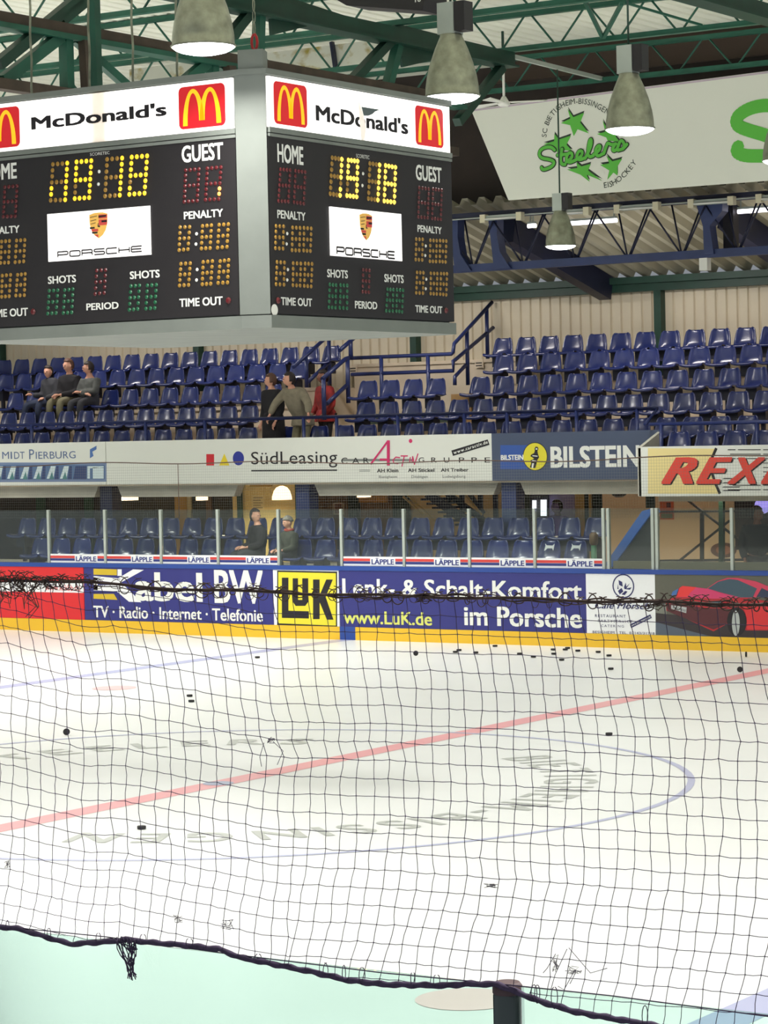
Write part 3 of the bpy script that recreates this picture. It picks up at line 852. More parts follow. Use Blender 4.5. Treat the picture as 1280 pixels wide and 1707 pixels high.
def dome(mb, f, a, b, r, mi):
    ring_ = [f.w(a + r * math.cos(k * PI / 4), b + r * math.sin(k * PI / 4), 0.004) for k in range(8)]
    top = [f.w(a + r * 0.55 * math.cos(k * PI / 4), b + r * 0.55 * math.sin(k * PI / 4), 0.004 + r * 0.5) for k in range(8)]
    for k in range(8):
        mb.face([ring_[k], ring_[(k + 1) % 8], top[(k + 1) % 8], top[k]], mi, True)
    mb.face(top, mi, True)
def digit(f, q, cols, rows, off, on, lit, r, parent, loc=False):
    """q: TL, TR, BL, BR dot centres"""
    TL, TR, BL, BR = [Vector(x if loc else f.px(*x)) for x in q]
    mb = MB()
    mid = (rows - 1) // 2
    for j in range(rows):
        for i in range(cols):
            if i in (0, cols - 1) or j in (0, mid, rows - 1):
                s_, t_ = i / (cols - 1), j / (rows - 1)
                p_ = (TL * (1 - s_) + TR * s_) * (1 - t_) + (BL * (1 - s_) + BR * s_) * t_
                dome(mb, f, p_.x, p_.y, r, 1 if (i, j) in lit else 0)
    return mb.build('digit', [off, on], parent)
def quad(f, q): return [f.px(*x) for x in q]
def shifted(Q, da, db=0.0): return [(a + da, b + db) for a, b in Q]
def dots(name, f, pts, r, m, parent, pxs=True):
    mb = MB()
    for p_ in pts:
        a, b = f.px(*p_) if pxs else p_
        dome(mb, f, a, b, r, 0)
    return mb.build(name, m, parent)
ALL47 = {(i, j) for i in range(4) for j in range(7)}
def mcd(f, s, LB, RT, sg, loc=False):
    """red rounded emblem with the yellow double arch, filling the box"""
    (a0, b0), (a1, b1) = (LB, RT) if loc else (f.px(*LB), f.px(*RT))
    w, h = a1 - a0, b1 - b0
    c = min(w, h) * 0.13
    pts = []
    for cx, cy, t0 in ((a1 - c, b0 + c, -90), (a1 - c, b1 - c, 0), (a0 + c, b1 - c, 90), (a0 + c, b0 + c, 180)):
        pts += [(cx + c * math.cos(math.radians(t0 + 15 * k)), cy + c * math.sin(math.radians(t0 + 15 * k))) for k in range(7)]
    em = f.poly('emblem', [pts], ERED, sg, 0.004, False)
    mb = MB()
    def leg(x0, x1, xm0, xm1, yb):                      # one side of an arch: outer and inner curve
        n = 12
        out = []
        for k in range(n + 1):
            t = k / n
            y = yb + (0.93 - yb) * math.sin(t * PI / 2) ** 0.9
            xo = x0 + (xm0 - x0) * (1 - math.cos(t * PI / 2)) ** 0.9
            yi = yb + (0.83 - yb) * math.sin(t * PI / 2) ** 0.85
            xi = x1 + (xm1 - x1) * (1 - math.cos(t * PI / 2)) ** 0.9
            out.append(((xo, y), (xi, yi)))
        for (o0, i0), (o1, i1) in zip(out, out[1:]):
            P = [f.w(a0 + x * w, b0 + y * h, 0.007) for x, y in (o0, i0, i1, o1)]
            mb.face(P if (x1 - x0) > 0 else P[::-1])
    leg(0.09, 0.19, 0.315, 0.315, 0.07); leg(0.55, 0.44, 0.315, 0.315, 0.17)
    leg(0.45, 0.56, 0.685, 0.685, 0.17); leg(0.91, 0.81, 0.685, 0.685, 0.07)
    mb.build('double_arch', GOLD, em)

def crest(f, LB, RT, pn):
    (a0, b0), (a1, b1) = f.px(*LB), f.px(*RT)
    w, h = a1 - a0, b1 - b0
    def P(L): return [(a0 + x * w, b0 + y * h) for x, y in L]
    edge = [(0.0, 0.93), (0.25, 0.99), (0.5, 1.0), (0.75, 0.99), (1.0, 0.93), (0.98, 0.55), (0.88, 0.3), (0.72, 0.12), (0.5, 0.0), (0.28, 0.12), (0.12, 0.3), (0.02, 0.55)]
    em = f.poly('crest', [P(edge)], mat('crest_gold', s2l(226, 176, 82), 0.5, emit=(0.8, 0.5, 0.15), estr=0.25), pn, 0.004, False)
    f.poly('crest_red', [P([(0.52, 0.5), (0.96, 0.5), (0.985, 0.72), (0.52, 0.72)]), P([(0.52, 0.76), (0.985, 0.76), (0.98, 0.9), (0.52, 0.92)]), P([(0.1, 0.37), (0.48, 0.37), (0.48, 0.28), (0.15, 0.28)]), P([(0.28, 0.15), (0.48, 0.15), (0.48, 0.03)]), ], mat('crest_red_field', s2l(196, 66, 60), 0.5, emit=(0.5, 0.08, 0.06), estr=0.25), em, 0.006, False)
    f.poly('crest_black', [P([(0.52, 0.80), (0.94, 0.82), (0.94, 0.88), (0.52, 0.87)]), P([(0.68, 0.61), (0.97, 0.61), (0.975, 0.68), (0.68, 0.68)]), P([(0.04, 0.38), (0.3, 0.39), (0.3, 0.45), (0.02, 0.45)]), P([(0.17, 0.19), (0.45, 0.2), (0.45, 0.26), (0.13, 0.26)]),
                           P([(0.46, 0.46), (0.56, 0.5), (0.6, 0.44), (0.54, 0.43), (0.5, 0.5), (0.52, 0.58), (0.48, 0.58)]), P([(0.05, 0.84), (0.44, 0.88), (0.44, 0.86), (0.05, 0.82)]), P([(0.08, 0.7), (0.4, 0.74), (0.4, 0.72), (0.08, 0.68)]), P([(0.08, 0.58), (0.36, 0.62), (0.36, 0.6), (0.08, 0.56)])], INK, em, 0.008, False)

def wide_word(f, LB, RT, pn):
    """the extended thin word under the crest, drawn with a flat pen"""
    (a0, b0), (a1, b1) = f.px(*LB), f.px(*RT)
    W7, H = (a1 - a0), (b1 - b0)
    lw = W7 / 7.0
    g = lw * 0.86
    G = {'P': [[(0, 0), (0, 1), (0.9, 1), (1, 0.85), (1, 0.55), (0.9, 0.42), (0, 0.42)]],
         'O': [[(0.12, 0), (0, 0.14), (0, 0.86), (0.12, 1), (0.88, 1), (1, 0.86), (1, 0.14), (0.88, 0), (0.12, 0)]],
         'R': [[(0, 0), (0, 1), (0.9, 1), (1, 0.85), (1, 0.6), (0.9, 0.45), (0, 0.45)], [(0.85, 0.45), (1, 0.3), (1, 0)]],
         'S': [[(1, 1), (0.1, 1), (0, 0.88), (0, 0.65), (0.1, 0.54), (0.9, 0.5), (1, 0.38), (1, 0.12), (0.9, 0), (0, 0)]],
         'C': [[(1, 1), (0.1, 1), (0, 0.88), (0, 0.12), (0.1, 0), (1, 0)]],
         'H': [[(0, 0), (0, 1)], [(1, 0), (1, 1)], [(0, 0.5), (1, 0.5)]],
         'E': [[(1, 1), (0.1, 1), (0, 0.88), (0, 0.12), (0.1, 0), (1, 0)], [(0, 0.5), (0.95, 0.5)]]}
    L = []
    for i, ch in enumerate('PORSCHE'):
        for ln in G[ch]:
            L.append([(a0 + i * (W7 - g) / 6 + x * g, b0 + y * H) for x, y in ln])
    f.strokes('wide_lettering', L, H * 0.25, INK, pn, 0.005, False)

def board_face(f, sgn):
    pass
# --- front face
f = LF
hw = 1.52
sg = f.slab('lit_sign', -hw, hw, 5.985, 6.425, SIGNL, 0.03, 0.012, sb)
f2 = Face(1, f.val - 0.012)
emb = [f2.px(299, 211), f2.px(375, 137)]
eb0, eb1 = 6.01, 6.39
mcd(f2, 1, (emb[0][0], eb0 + 0.01), (emb[1][0], eb1), sg, True)
ew = emb[1][0] - emb[0][0]
er = f2.px(33, 200)[0]
mcd(f2, 1, (er - ew, eb0 + 0.01), (er, eb1), sg, True)
put_text(f2, [("McDonald's", (53, 216.5), (278, 171), 0.032, 0)], 'lettering', INK, sg, 0.006)
bl = f.slab('display_panel', -hw - 0.02, hw + 0.02, 4.372, 5.91, BOARD, 0.02, 0.008, sb)
MB().box(-1.55, 1.55, -1.60, -1.55, 5.94, 5.985).build('frame_strip', CASE, sb)
MB().box(-1.55, 1.55, -1.595, -1.55, 5.905, 5.932).build('frame_strip', CASE, sb)
f = Face(1, LF.val - 0.008)
gst = [f.px(303.5, 271.5), f.px(372, 237)]
mex = f.px(28, 270)[0]
ph = [f.px(307, 366), f.px(372, 348)]
phx = f.px(33, 380)[0]
to = [f.px(299.5, 512), f.px(371.5, 494)]
tox = f.px(47, 515)[0]
def lw_(p_): return p_[1][0] - p_[0][0]
def L_(t, b_, r_): return (t, b_, r_, 0.03, 0, 1.0, 1)
put_text(f, [L_('GUEST', gst[0], gst[1]), L_('HOME', (mex - lw_(gst) * 0.93, gst[0][1]), (mex, gst[1][1])), L_('PENALTY', *ph), L_('PENALTY', (phx - lw_(ph), ph[0][1]), (phx, ph[1][1])),
             L_('TIME OUT', *to), L_('TIME OUT', (tox - lw_(to), to[0][1]), (tox, to[1][1])), ('SHOTS', (80.5, 473.5), (127, 458), 0.03, 0), ('SHOTS', (217, 465.5), (266.5, 449.5), 0.03, 0), ('PERIOD', (144.5, 517.5), (198, 503), 0.03, 0),
             ('SCORETEC', (150.5, 260), (183, 252), 0.0, 0)], 'lettering', LWHITE, bl)
R1, R2 = 0.0225, 0.0195
c3 = {(3, j) for j in range(7)}
digit(f, [(88.6, 274), (112.5, 272), (85, 334), (109, 333)], 4, 7, AMB_OFF, AMB_ON, c3 | {(0, 4), (0, 5)}, R1, bl)
digit(f, [(128, 270), (152.6, 268), (125, 331), (149, 329.4)], 4, 7, AMB_OFF, AMB_ON, ALL47 - {(0, 4), (0, 5)}, R1, bl)
digit(f, [(179, 265.6), (204, 263.6), (175.6, 327), (200, 325.3)], 4, 7, AMB_OFF, AMB_ON, c3, R1, bl)
digit(f, [(220, 262), (245.6, 260), (216, 324), (241.3, 322)], 4, 7, AMB_OFF, AMB_ON, ALL47 - {(0, 4)}, R1, bl)
dots('colon', f, [(165.7, 286), (164.5, 307)], 0.017, LWHITE, bl)
g1, g2 = quad(f, [(310, 284), (332, 282), (307.5, 336.6), (329, 334.7)]), quad(f, [(346, 281), (368.7, 279), (343, 333), (365, 332)])
h2 = quad(f, [(8.5, 310.7), (28, 310), (6, 360), (26, 359)])
digit(f, g1, 4, 7, RED_OFF, RED_ON, set(), R2, bl, True)
digit(f, g2, 4, 7, RED_OFF, RED_ON, {(3, 4), (3, 5)}, R2, bl, True)
dh = h2[0][0] - g2[0][0]
digit(f, shifted(g2, dh), 4, 7, RED_OFF, RED_ON, set(), R2, bl, True)
digit(f, shifted(g1, dh), 4, 7, RED_OFF, RED_ON, set(), R2, bl, True)
pen = [[[(300.6, 379), (316.5, 378.5), (299, 417), (313.6, 415.5)], [(338, 377), (352.7, 375.7), (336, 414.4), (350.6, 413.7)], [(365.7, 375), (381, 374), (363, 413), (378.7, 411.6)]],
       [[(302, 440), (317.5, 439), (299.6, 476), (314.7, 475)], [(339, 437), (354.4, 435.5), (337.6, 474), (351.6, 473)], [(367.4, 435.5), (381.5, 433.7), (364, 471.7), (379.7, 471)]]]
dp = f.px(28, 400)[0] - f.px(365.7, 375)[0]
for row, col in zip(pen, ([(328, 390), (327, 407)], [(329, 449.5), (328, 467)])):
    for q in row:
        Q = quad(f, q)
        digit(f, Q, 3, 5, AMB_OFF, AMB_ON, set(), R2, bl, True)
        digit(f, shifted(Q, dp), 3, 5, AMB_OFF, AMB_ON, set(), R2, bl, True)
    C = [f.px(*c) for c in col]
    dots('colon', f, C + shifted(C, dp), 0.016, LWHITE, bl, False)
for q in ([(82.6, 484.7), (96.7, 483.7), (80, 522.7), (94, 521.6)], [(108.3, 483.7), (122, 482), (106, 521.6), (120, 520.6)], [(218.7, 477), (233, 476), (216, 516.4), (230, 515)], [(246, 476), (261, 475), (243.7, 514.6), (258.4, 513.5)]):
    digit(f, q, 3, 5, GRN_OFF, GRN_OFF, set(), R2, bl)
digit(f, [(161.7, 451), (176.5, 450), (159, 490), (174, 488)], 3, 5, RED_OFF, RED_ON, set(), R2, bl)
lampp = [f.px(381, 501)]
dots('time_out_lamp', f, lampp + shifted(lampp, tox - to[1][0]), 0.03, RED_OFF, bl, False)
(pa0, pb0), (pa1, pb1) = f.px(82, 436.5), f.px(250.5, 343)
pn = f.slab('lit_panel', pa0, pa1, pb0, pb1, PANELLIT, 0.02, 0.012, sb)
f3 = Face(1, f.val - 0.012)
crest(f3, (150, 398.5), (179.5, 353), pn)
wide_word(f3, (97, 429), (237, 410), pn)
# --- side face
f = RFc
sg = f.slab('lit_sign', -1.475, 1.5, 5.985, 6.425, SIGNR, 0.03, 0.012, sb)
f2 = Face(0, f.val + 0.012)
for q in (((456.5, 213), (510.5, 146)), ((692.5, 247), (737.5, 187))):
    (ea, _), (ec, _) = f2.px(*q[0]), f2.px(*q[1])
    mcd(f2, 1, (ea, eb0 + 0.01), (ec, eb1), sg, True)
put_text(f2, [("McDonald's", (525.6, 200.6), (679, 200), 0.032, 0)], 'lettering', INK, sg, 0.006)
f2.poly('torn_hole', [[(601, 178), (632, 183), (624, 186), (620, 190), (613, 193), (605, 193)]], pm('torn_grey', 92, 104, 106), sg, 0.008)
f2.poly('torn_flap', [[(596, 166), (604, 190), (609, 212), (606, 236), (601, 236), (599, 210), (597, 190)]], mat('torn_flap_lit', s2l(226, 216, 204), 0.5, emit=(1, 0.93, 0.85), estr=0.45), sg, 0.008)
bl = f.slab('display_panel', -1.49, 1.52, 4.372, 5.91, BOARD, 0.02, 0.008, sb)
MB().box(1.79, 1.84, -1.48, 1.52, 5.94, 5.985).build('frame_strip', CASE, sb)
MB().box(1.79, 1.835, -1.48, 1.52, 5.905, 5.932).build('frame_strip', CASE, sb)
f = Face(0, RFc.val + 0.008)
put_text(f, [('HOME', (462, 270), (504.5, 245), 0.03, 0), ('GUEST', (692.5, 299.5), (735, 280), 0.03, 0), ('PENALTY', (461.6, 363.5), (508.4, 354.5), 0.03, 0), ('PENALTY', (695.3, 386.5), (735.3, 379), 0.03, 0),
             ('SHOTS', (544.7, 462), (579, 451), 0.03, 0), ('SHOTS', (640, 470), (672, 459), 0.03, 0), ('PERIOD', (591, 514), (628, 503.5), 0.03, 0), ('TIME OUT', (467.8, 508.5), (519.4, 498), 0.03, 0), ('TIME OUT', (691.6, 520.5), (736.6, 511), 0.03, 0),
             ('SCORETEC', (593, 262.5), (615, 259.5), 0.0, 0)], 'lettering', LWHITE, bl)
for q, lit in (([(553, 263), (569, 265.6), (549.7, 323), (566, 325.6)], c3 - {(3, 4)}), ([(580, 267), (595.3, 268.7), (577.5, 326), (593.7, 328)], ALL47 - {(0, 4), (0, 5)}),
               ([(615.7, 272.5), (631.9, 275), (613.3, 331), (629, 333.3)], c3), ([(642, 276), (658.4, 279), (639.6, 335), (656.4, 337)], ALL47)):
    digit(f, q, 4, 7, AMB_OFF, AMB_HI, lit, 0.0235, bl)
dots('colon', f, [(604.4, 289.4), (603.3, 309.3)], 0.017, LWHITE, bl)
for q in ([(467, 282.5), (483, 283.7), (463.7, 335), (480, 336)], [(492, 285), (508, 287), (489.4, 337), (505.6, 339.4)], [(698, 313), (714, 315), (696.5, 361.5), (712, 362.8)], [(721, 315), (735.5, 317.4), (719.5, 364), (734, 365.5)]):
    digit(f, q, 4, 7, RED_OFF, RED_ON, set(), R2, bl)
penr = [[[(459.4, 377), (472, 377.5), (458.4, 413.7), (471, 414.4)], [(487, 379.4), (499.4, 380), (486, 417), (498, 417.5)], [(506, 380), (518, 381), (505.3, 417.5), (516.6, 418.4)]],
        [[(461, 437), (473.4, 437.8), (459.4, 473.8), (472.5, 474.4)], [(488, 438.8), (500.6, 439.4), (487.5, 475.3), (499.4, 476)], [(507.8, 439.4), (519.4, 440), (506.3, 476.3), (517.8, 477.5)]]]
dp = f.px(693, 399.7)[0] - f.px(459.4, 377)[0]
for row, col in zip(penr, ([(478, 389.4), (477, 406.6)], [(479, 449.4), (478, 466.6)])):
    for q in row:
        Q = quad(f, q)
        digit(f, Q, 3, 5, AMB_OFF, AMB_ON, set(), R2, bl, True)
        digit(f, shifted(Q, dp), 3, 5, AMB_OFF, AMB_ON, set(), R2, bl, True)
    C = [f.px(*c) for c in col]
    dots('colon', f, C + shifted(C, dp), 0.016, LWHITE, bl, False)
for q in ([(549, 474.4), (559.4, 475.3), (547.5, 512), (558.4, 512.8)], [(567, 475.3), (578, 476), (565.6, 512.8), (577.5, 513.8)], [(645.3, 482), (654.7, 483), (643, 518), (653.8, 518.4)], [(661, 483), (671, 483.8), (660, 518.4), (669.4, 519.7)]):
    digit(f, q, 3, 5, GRN_OFF, GRN_OFF, set(), R2, bl)
digit(f, [(604.7, 449.7), (615, 451), (603.8, 486), (614, 487)], 3, 5, RED_OFF, RED_ON, set(), R2, bl)
dots('time_out_lamp', f, [(463, 501), (742.8, 517.5)], 0.03, RED_OFF, bl)
f.disc('round_sticker', (457, 516.5), 0.05, WHITE, bl, 0.004)
(pa0, pb0), (pa1, pb1) = f.px(550, 426), f.px(667, 357)
pn = f.slab('lit_panel', pa0, pa1, pb0, pb1, PANELLIT, 0.02, 0.012, sb)
f3 = Face(0, f.val + 0.012)
crest(f3, (599.4, 400), (619.5, 357), pn)
wide_word(f3, (561, 423.5), (657, 420), pn)

# ================================================================ banner with the club emblem
BN = Face(1, 16.0)
BANM = mat('white_banner_cloth', s2l(226, 228, 216), 0.7)
q = [(-6.7, 8.45), (-6.04, 6.96), (6.0, 6.94), (6.0, 8.76)]
mb = MB()
mb.hexa([BN.w(*q[1]), BN.w(*q[2]), BN.w(*q[2], -0.04), BN.w(*q[1], -0.04), BN.w(*q[0]), BN.w(*q[3]), BN.w(*q[3], -0.04), BN.w(*q[0], -0.04)])
ban = tag(mb.build('club_banner', BANM), 'long white hanging banner with green star emblem and slanted end', 'banner')
EG, ED = pm('emblem_green', 92, 186, 66), pm('emblem_dark', 36, 52, 40)
def bpx(L): return [(880 + x / 5.818, 130 + y / 5.818) for x, y in L]
stars = [[(385, 290), (440, 372), (545, 330), (508, 425), (592, 530), (482, 490), (445, 557), (410, 450), (320, 430), (412, 385)],
         [(258, 530), (300, 590), (418, 550), (375, 640), (430, 700), (330, 690), (290, 720), (245, 650), (150, 635), (255, 605)],
         [(725, 405), (775, 490), (900, 470), (850, 560), (900, 620), (800, 600), (790, 640), (760, 570), (670, 535), (750, 515)],
         [(470, 810), (520, 850), (610, 825), (585, 890), (720, 990), (570, 930), (600, 1000), (510, 930), (380, 880), (480, 865)],
         [(760, 740), (820, 800), (915, 775), (870, 850), (870, 940), (830, 910), (770, 980), (790, 890), (700, 835), (790, 820)]]
BN.poly('star_shade', [bpx([(x + 3, y - 12) for x, y in s_]) for s_ in stars], ED, ban, 0.003)
BN.poly('star', [bpx([(x, y + 8) for x, y in s_]) for s_ in stars], EG, ban, 0.005)
script = [[(262, 700), (235, 672), (190, 668), (130, 690), (108, 740), (135, 780), (215, 790), (262, 812), (245, 855), (190, 882), (145, 892), (135, 868)],
          [(335, 690), (318, 790), (330, 838), (365, 840)], [(290, 750), (395, 738)],
          [(375, 815), (435, 775), (432, 725), (392, 730), (372, 790), (402, 825), (460, 800)], [(460, 800), (522, 765), (535, 710), (498, 705), (474, 760), (500, 800), (560, 775)],
          [(560, 780), (615, 670), (622, 595), (602, 600), (585, 700), (592, 772), (640, 755)], [(640, 745), (698, 705), (708, 655), (675, 662), (655, 720), (682, 765), (740, 730)],
          [(740, 735), (772, 640), (785, 630), (812, 650), (858, 640)], [(850, 645), (822, 690), (838, 712), (870, 690)], [(870, 690), (900, 605), (925, 612), (945, 655), (925, 690), (880, 702)], [(925, 690), (965, 645)]]
SC = 0.0105
BN.strokes('script_outline', [bpx(l) for l in script], 0.078, ED, ban, 0.007, True, 2)
BN.strokes('script_lettering', [bpx(l) for l in script], 0.05, EG, ban, 0.016, True, 2)
mbx = [bpx([p_])[0] for p_ in ((178, 580), (192, 480), (232, 390), (290, 318), (370, 270), (450, 252), (540, 252), (620, 272), (700, 312), (775, 365))]
path_text(BN, 'SC BIETIGHEIM-BISSINGEN', [BN.px(*p_) for p_ in mbx], 0.085, 'arc_lettering', ED, ban, 0.004, 0.0)
mbx = [bpx([p_])[0] for p_ in ((735, 1068), (810, 1055), (880, 1015), (950, 955), (1010, 885), (1060, 815))]
path_text(BN, 'EISHOCKEY', [BN.px(*p_) for p_ in mbx], 0.085, 'arc_lettering', ED, ban, 0.004, 0.0)
def b2(L): return [(760 + x / 2.4615, x2 / 2.4615) for x, x2 in L]
SS = [b2([(1330, 440), (1270, 430), (1200, 445), (1150, 480), (1150, 515), (1200, 535), (1290, 560), (1340, 600), (1320, 640), (1260, 640), (1180, 640), (1148, 622), (1158, 602)])]
BN.strokes('large_script', SS, 0.2, EG, ban, 0.005, True, 2)
BN.poly('hem', [[BN.px(785, 186), BN.px(785, 183), (6.0, 8.76), (6.0, 8.73)]], pm('lilac_hem', 196, 180, 192), ban, 0.002, False)
# ================================================================ roof steel
def joist(label, y, zb, zt, x0, x1, phase=0.0, step=0.97, m=GREEN):
    t = thing('roof_joist', label, 'roof truss', (x0, y, zb), 'open web joists under the white roof')
    for nm, z in (('bottom_chord', zb), ('top_chord', zt)):
        mb = MB()
        mb.box(x0, x1, y - 0.045, y - 0.012, z - 0.035, z + 0.035).box(x0, x1, y + 0.012, y + 0.045, z - 0.035, z + 0.035)
        mb.box(x0, x1, y - 0.055, y + 0.055, z - 0.037, z - 0.025)
        mb.build(nm, m, t)
    pts = []
    x = x0 + phase
    up = False
    while x < x1:
        z = zt - 0.03 if up else zb + 0.03
        pts += [(x - 0.06, y, z), (x + 0.06, y, z)]
        x += step / 2
        up = not up
    MB().tube(pts, 0.016, 6).build('web_rod', m, t)
    return t
ord_ = ['second', 'third', 'fourth', 'fifth']
joist('green open web joist crossing above the scoreboard, nearest to the camera', 7.0, 8.86, 9.32, -24, 8, 0.3)
joist('green open web joist just under the hanging black sign box', 10.0, 8.86, 9.33, -24, 8, 0.55)
joist('green open web joist carrying the ceiling fan bar and lamp pole', 13.0, 8.82, 9.31, -24, 8, 0.22)
joist('green open web joist directly over the white banner', 16.0, 8.7, 9.18, -24, 8, 0.6)
XT = -4.2
t = thing('roof_truss', 'deep green lattice girder behind the scoreboard with brown middle beam', 'roof truss', (XT, 4, 7.2))
def tp(u, v): return at(u, v, 0, XT)
MB().bar((XT, -6, 8.68), (XT, 13.0, 8.68), 0.16, 0.2).bar((XT, -6, 8.57), (XT, 13, 8.57), 0.3, 0.03).build('top_chord', DGREEN, t)
MB().bar((XT, -6, 7.97), (XT, 11.6, 7.95), 0.16, 0.12).build('middle_beam', BROWN, t)
MB().bar((XT, -6, 7.88), (XT, 11.6, 7.86), 0.22, 0.06).build('middle_flange', GREEN, t)
MB().bar((XT, -6, 7.24), (XT, 11.4, 7.22), 0.16, 0.12).build('bottom_chord', BROWN, t)
for yc in (0.3, 3.05, 5.8, 8.55):
    MB().bar((XT, yc, 7.85), (XT, yc, 7.27), 0.12, 0.12).build('post', GREEN, t)
    MB().bar((XT + 0.1, yc + 0.22, 7.85), (XT + 0.1, yc + 0.25, 7.27), 0.1, 0.14).build('post', BROWN, t)
    MB().bar((XT, yc - 0.1, 7.87), (XT, yc - 1.1, 7.27), 0.1, 0.13).build('brace', GREEN, t)
    MB().bar((XT, yc + 0.15, 7.87), (XT, yc + 1.15, 7.4), 0.08, 0.1).build('brace', GREEN, t)
for a, b in (((663, 75), (643, 155)), ((432, 20), (430, 92))):
    MB().bar(tp(*a), tp(*b), 0.12, 0.12).build('post', GREEN, t)
for a, b in (((650, 68), (575, 147)), ((422, 14), (384, 60)), ((130, -2), (-4, 108)), ((145, -2), (100, 34)), ((836, 112), (762, 204))):
    MB().bar(tp(*a), tp(*b), 0.12, 0.12).build('brace', DGREEN, t)
for qd in ([(447, -4), (451, 59), (510, 44), (640, 48), (480, -4)], [(660, 40), (670, 112), (740, 96), (770, 100), (848, 86), (740, 60)]):
    P = [tp(*c) for c in qd]
    mb = MB()
    n = len(P)
    d = Vector((0.02, 0, 0))
    mb.face([p_ + d for p_ in P]); mb.face([p_ - d for p_ in P][::-1])
    for i in range(n):
        mb.face([P[i] - d, P[(i + 1) % n] - d, P[(i + 1) % n] + d, P[i] + d])
    bmesh.ops.recalc_face_normals(mb.b, faces=mb.b.faces)
    mb.build('gusset_plate', DGREEN, t)
t = thing('roof_truss', 'dark green girder end at the top corner beyond the last pendant lamp', 'roof truss', (0.53, 12, 8.7))
MB().bar((0.53, 6, 8.68), (0.53, 13.0, 8.68), 0.16, 0.2).bar((0.53, 6, 8.57), (0.53, 13, 8.57), 0.3, 0.03).build('top_chord', DGREEN, t)
# slim crossed rods of the roof bracing seen past the joists
for lab, a, b, y0, y1 in (('thin green roof rod slanting behind the joist webs', (1040, 4), (1170, 42), 11.6, 12.9), ('green strut between joists, left of the pendant lamp pole', (975, 2), (1004, 62), 11.5, 12.9), ('dark green strut meeting another at the joist flange', (1036, 6), (1006, 62), 11.5, 12.9)):
    p0, p1 = at(*a, 1, y0), at(*b, 1, y1)
    tag(MB().bar(p0, p1, 0.05 if 'strut' in lab else 0.03).build('roof_brace', GREEN), lab, 'roof brace')
# scoreboard hanger frame
t = thing('hanger_post', 'upright green post rising from the scoreboard top', 'hanger', (-0.6, -0.3, 6.46))
pA = at(161, 147, 1, -0.3)
MB().bar((pA.x, -0.3, 6.47), (pA.x - 0.02, -0.3, 9.36), 0.085, 0.085).build('shaft', GREEN, t)
for lab, u, v in (('thin cable hanging over the scoreboard beside the green post', 150, 140), ('thin cable over the scoreboard toward its lettering end', 53, 140), ('cable over the scoreboard between post and nearest pendant lamp', 222, 128), ('chain behind the nearest pendant lamp', 296, 125)):
    p0 = at(u, v, 1, -0.6)
    pts = [(p0.x, -0.6, 6.48)] + [(p0.x + 0.006 * (-1) ** k, -0.6, 6.48 + 0.25 * k) for k in range(1, 12)] + [(p0.x, -0.6, 9.37)]
    tag(MB().tube(pts, 0.011, 6).build('hanging_cable', GALV), lab, 'cable')
p0 = Vector((1.66, -1.43, 6.66))
t = thing('hanging_chain', 'chain with red shackle at the scoreboard corner', 'chain', p0)
mb = MB()
for k in range(26):
    z = 6.80 + k * 0.1
    if z > 9.3: break
    mb.tube([(p0.x + (0.014 if k % 2 else 0) * math.cos(a), p0.y + (0 if k % 2 else 0.014) * math.cos(a), z + 0.055 + 0.055 * math.sin(a)) for a in [i * PI / 4 for i in range(8)]], 0.005, 5, closed=True)
mb.build('links', GALV, t)
MB().tube([(p0.x + 0.03 * math.cos(a), p0.y, 6.735 + 0.07 * math.sin(a)) for a in [i * PI / 5 for i in range(10)]], 0.012, 6, closed=True).build('shackle', pm('red_paint', 170, 30, 34, 0.4), t)
# black sign box
t = thing('sign_box', 'black box with small white figures hanging over the scoreboard', 'sign box', (-0.5, 4.2, 7.87))
mb = MB()
P = [at(560, -1, 1, 4), at(577, 9, 1, 4), at(704, 18, 1, 4), at(708, -2, 1, 4)]
top = [Vector((P[3].x, 4, 8.35)), Vector((P[0].x - 0.02, 4, 8.35))]
ring0 = [P[0], P[1], P[2], P[3]] + top
ring1 = [p_ + Vector((0, 0.45, 0)) for p_ in ring0]
mb.face(ring0); mb.face(ring1[::-1])
for i in range(6):
    mb.face([ring0[i], ring1[i], ring1[(i + 1) % 6], ring0[(i + 1) % 6]])
bmesh.ops.recalc_face_normals(mb.b, faces=mb.b.faces)
mb.build('case', BLACK, t)
for xx in (-1.0, -0.15):
    MB().bar((xx, 4.2, 8.35), (xx, 4.2, 9.4), 0.03).build('hanger_rod', DGREEN, t)
put_text(Face(1, 4.0), [('10', (692, 4), (702, -6), 0.03, 0)], 'lettering', LWHITE, t, 0.006)
# fan
hub = at(840, 172, 1, 14.5)
t = thing('ceiling_fan', 'white three blade ceiling fan in front of the banner corner', 'ceiling fan', hub)
MB().tube([(hub.x, 14.5, hub.z), (hub.x, 14.5, hub.z + 0.78)], 0.02, 8).build('rod', WHITE, t)
MB().lathe((hub.x, 14.5, hub.z + 0.55), [(0.05, 0), (0.085, 0.12), (0.085, 0.13)], 16).build('canopy_cup', WHITE, t)
MB().lathe((hub.x, 14.5, hub.z - 0.05), [(0.06, 0), (0.1, 0.03), (0.06, 0.1), (0.03, 0.15)], 16).build('motor', WHITE, t)
for k, a in enumerate((math.radians(172), math.radians(8), math.radians(-82))):
    d = Vector((math.cos(a), math.sin(a), 0)); n = Vector((-d.y, d.x, 0))
    c0, c1 = hub + d * 0.1, hub + d * 0.68
    mb = MB()
    mb.hexa([c0 - n * .05, c1 - n * .065 + Vector((0, 0, -.03)), c1 + n * .065, c0 + n * .05, c0 - n * .05 + Vector((0, 0, .012)), c1 - n * .065 + Vector((0, 0, -.018)), c1 + n * .065 + Vector((0, 0, .012)), c0 + n * .05 + Vector((0, 0, .012))])
    bmesh.ops.recalc_face_normals(mb.b, faces=mb.b.faces)
    mb.build('blade', WHITE, t)
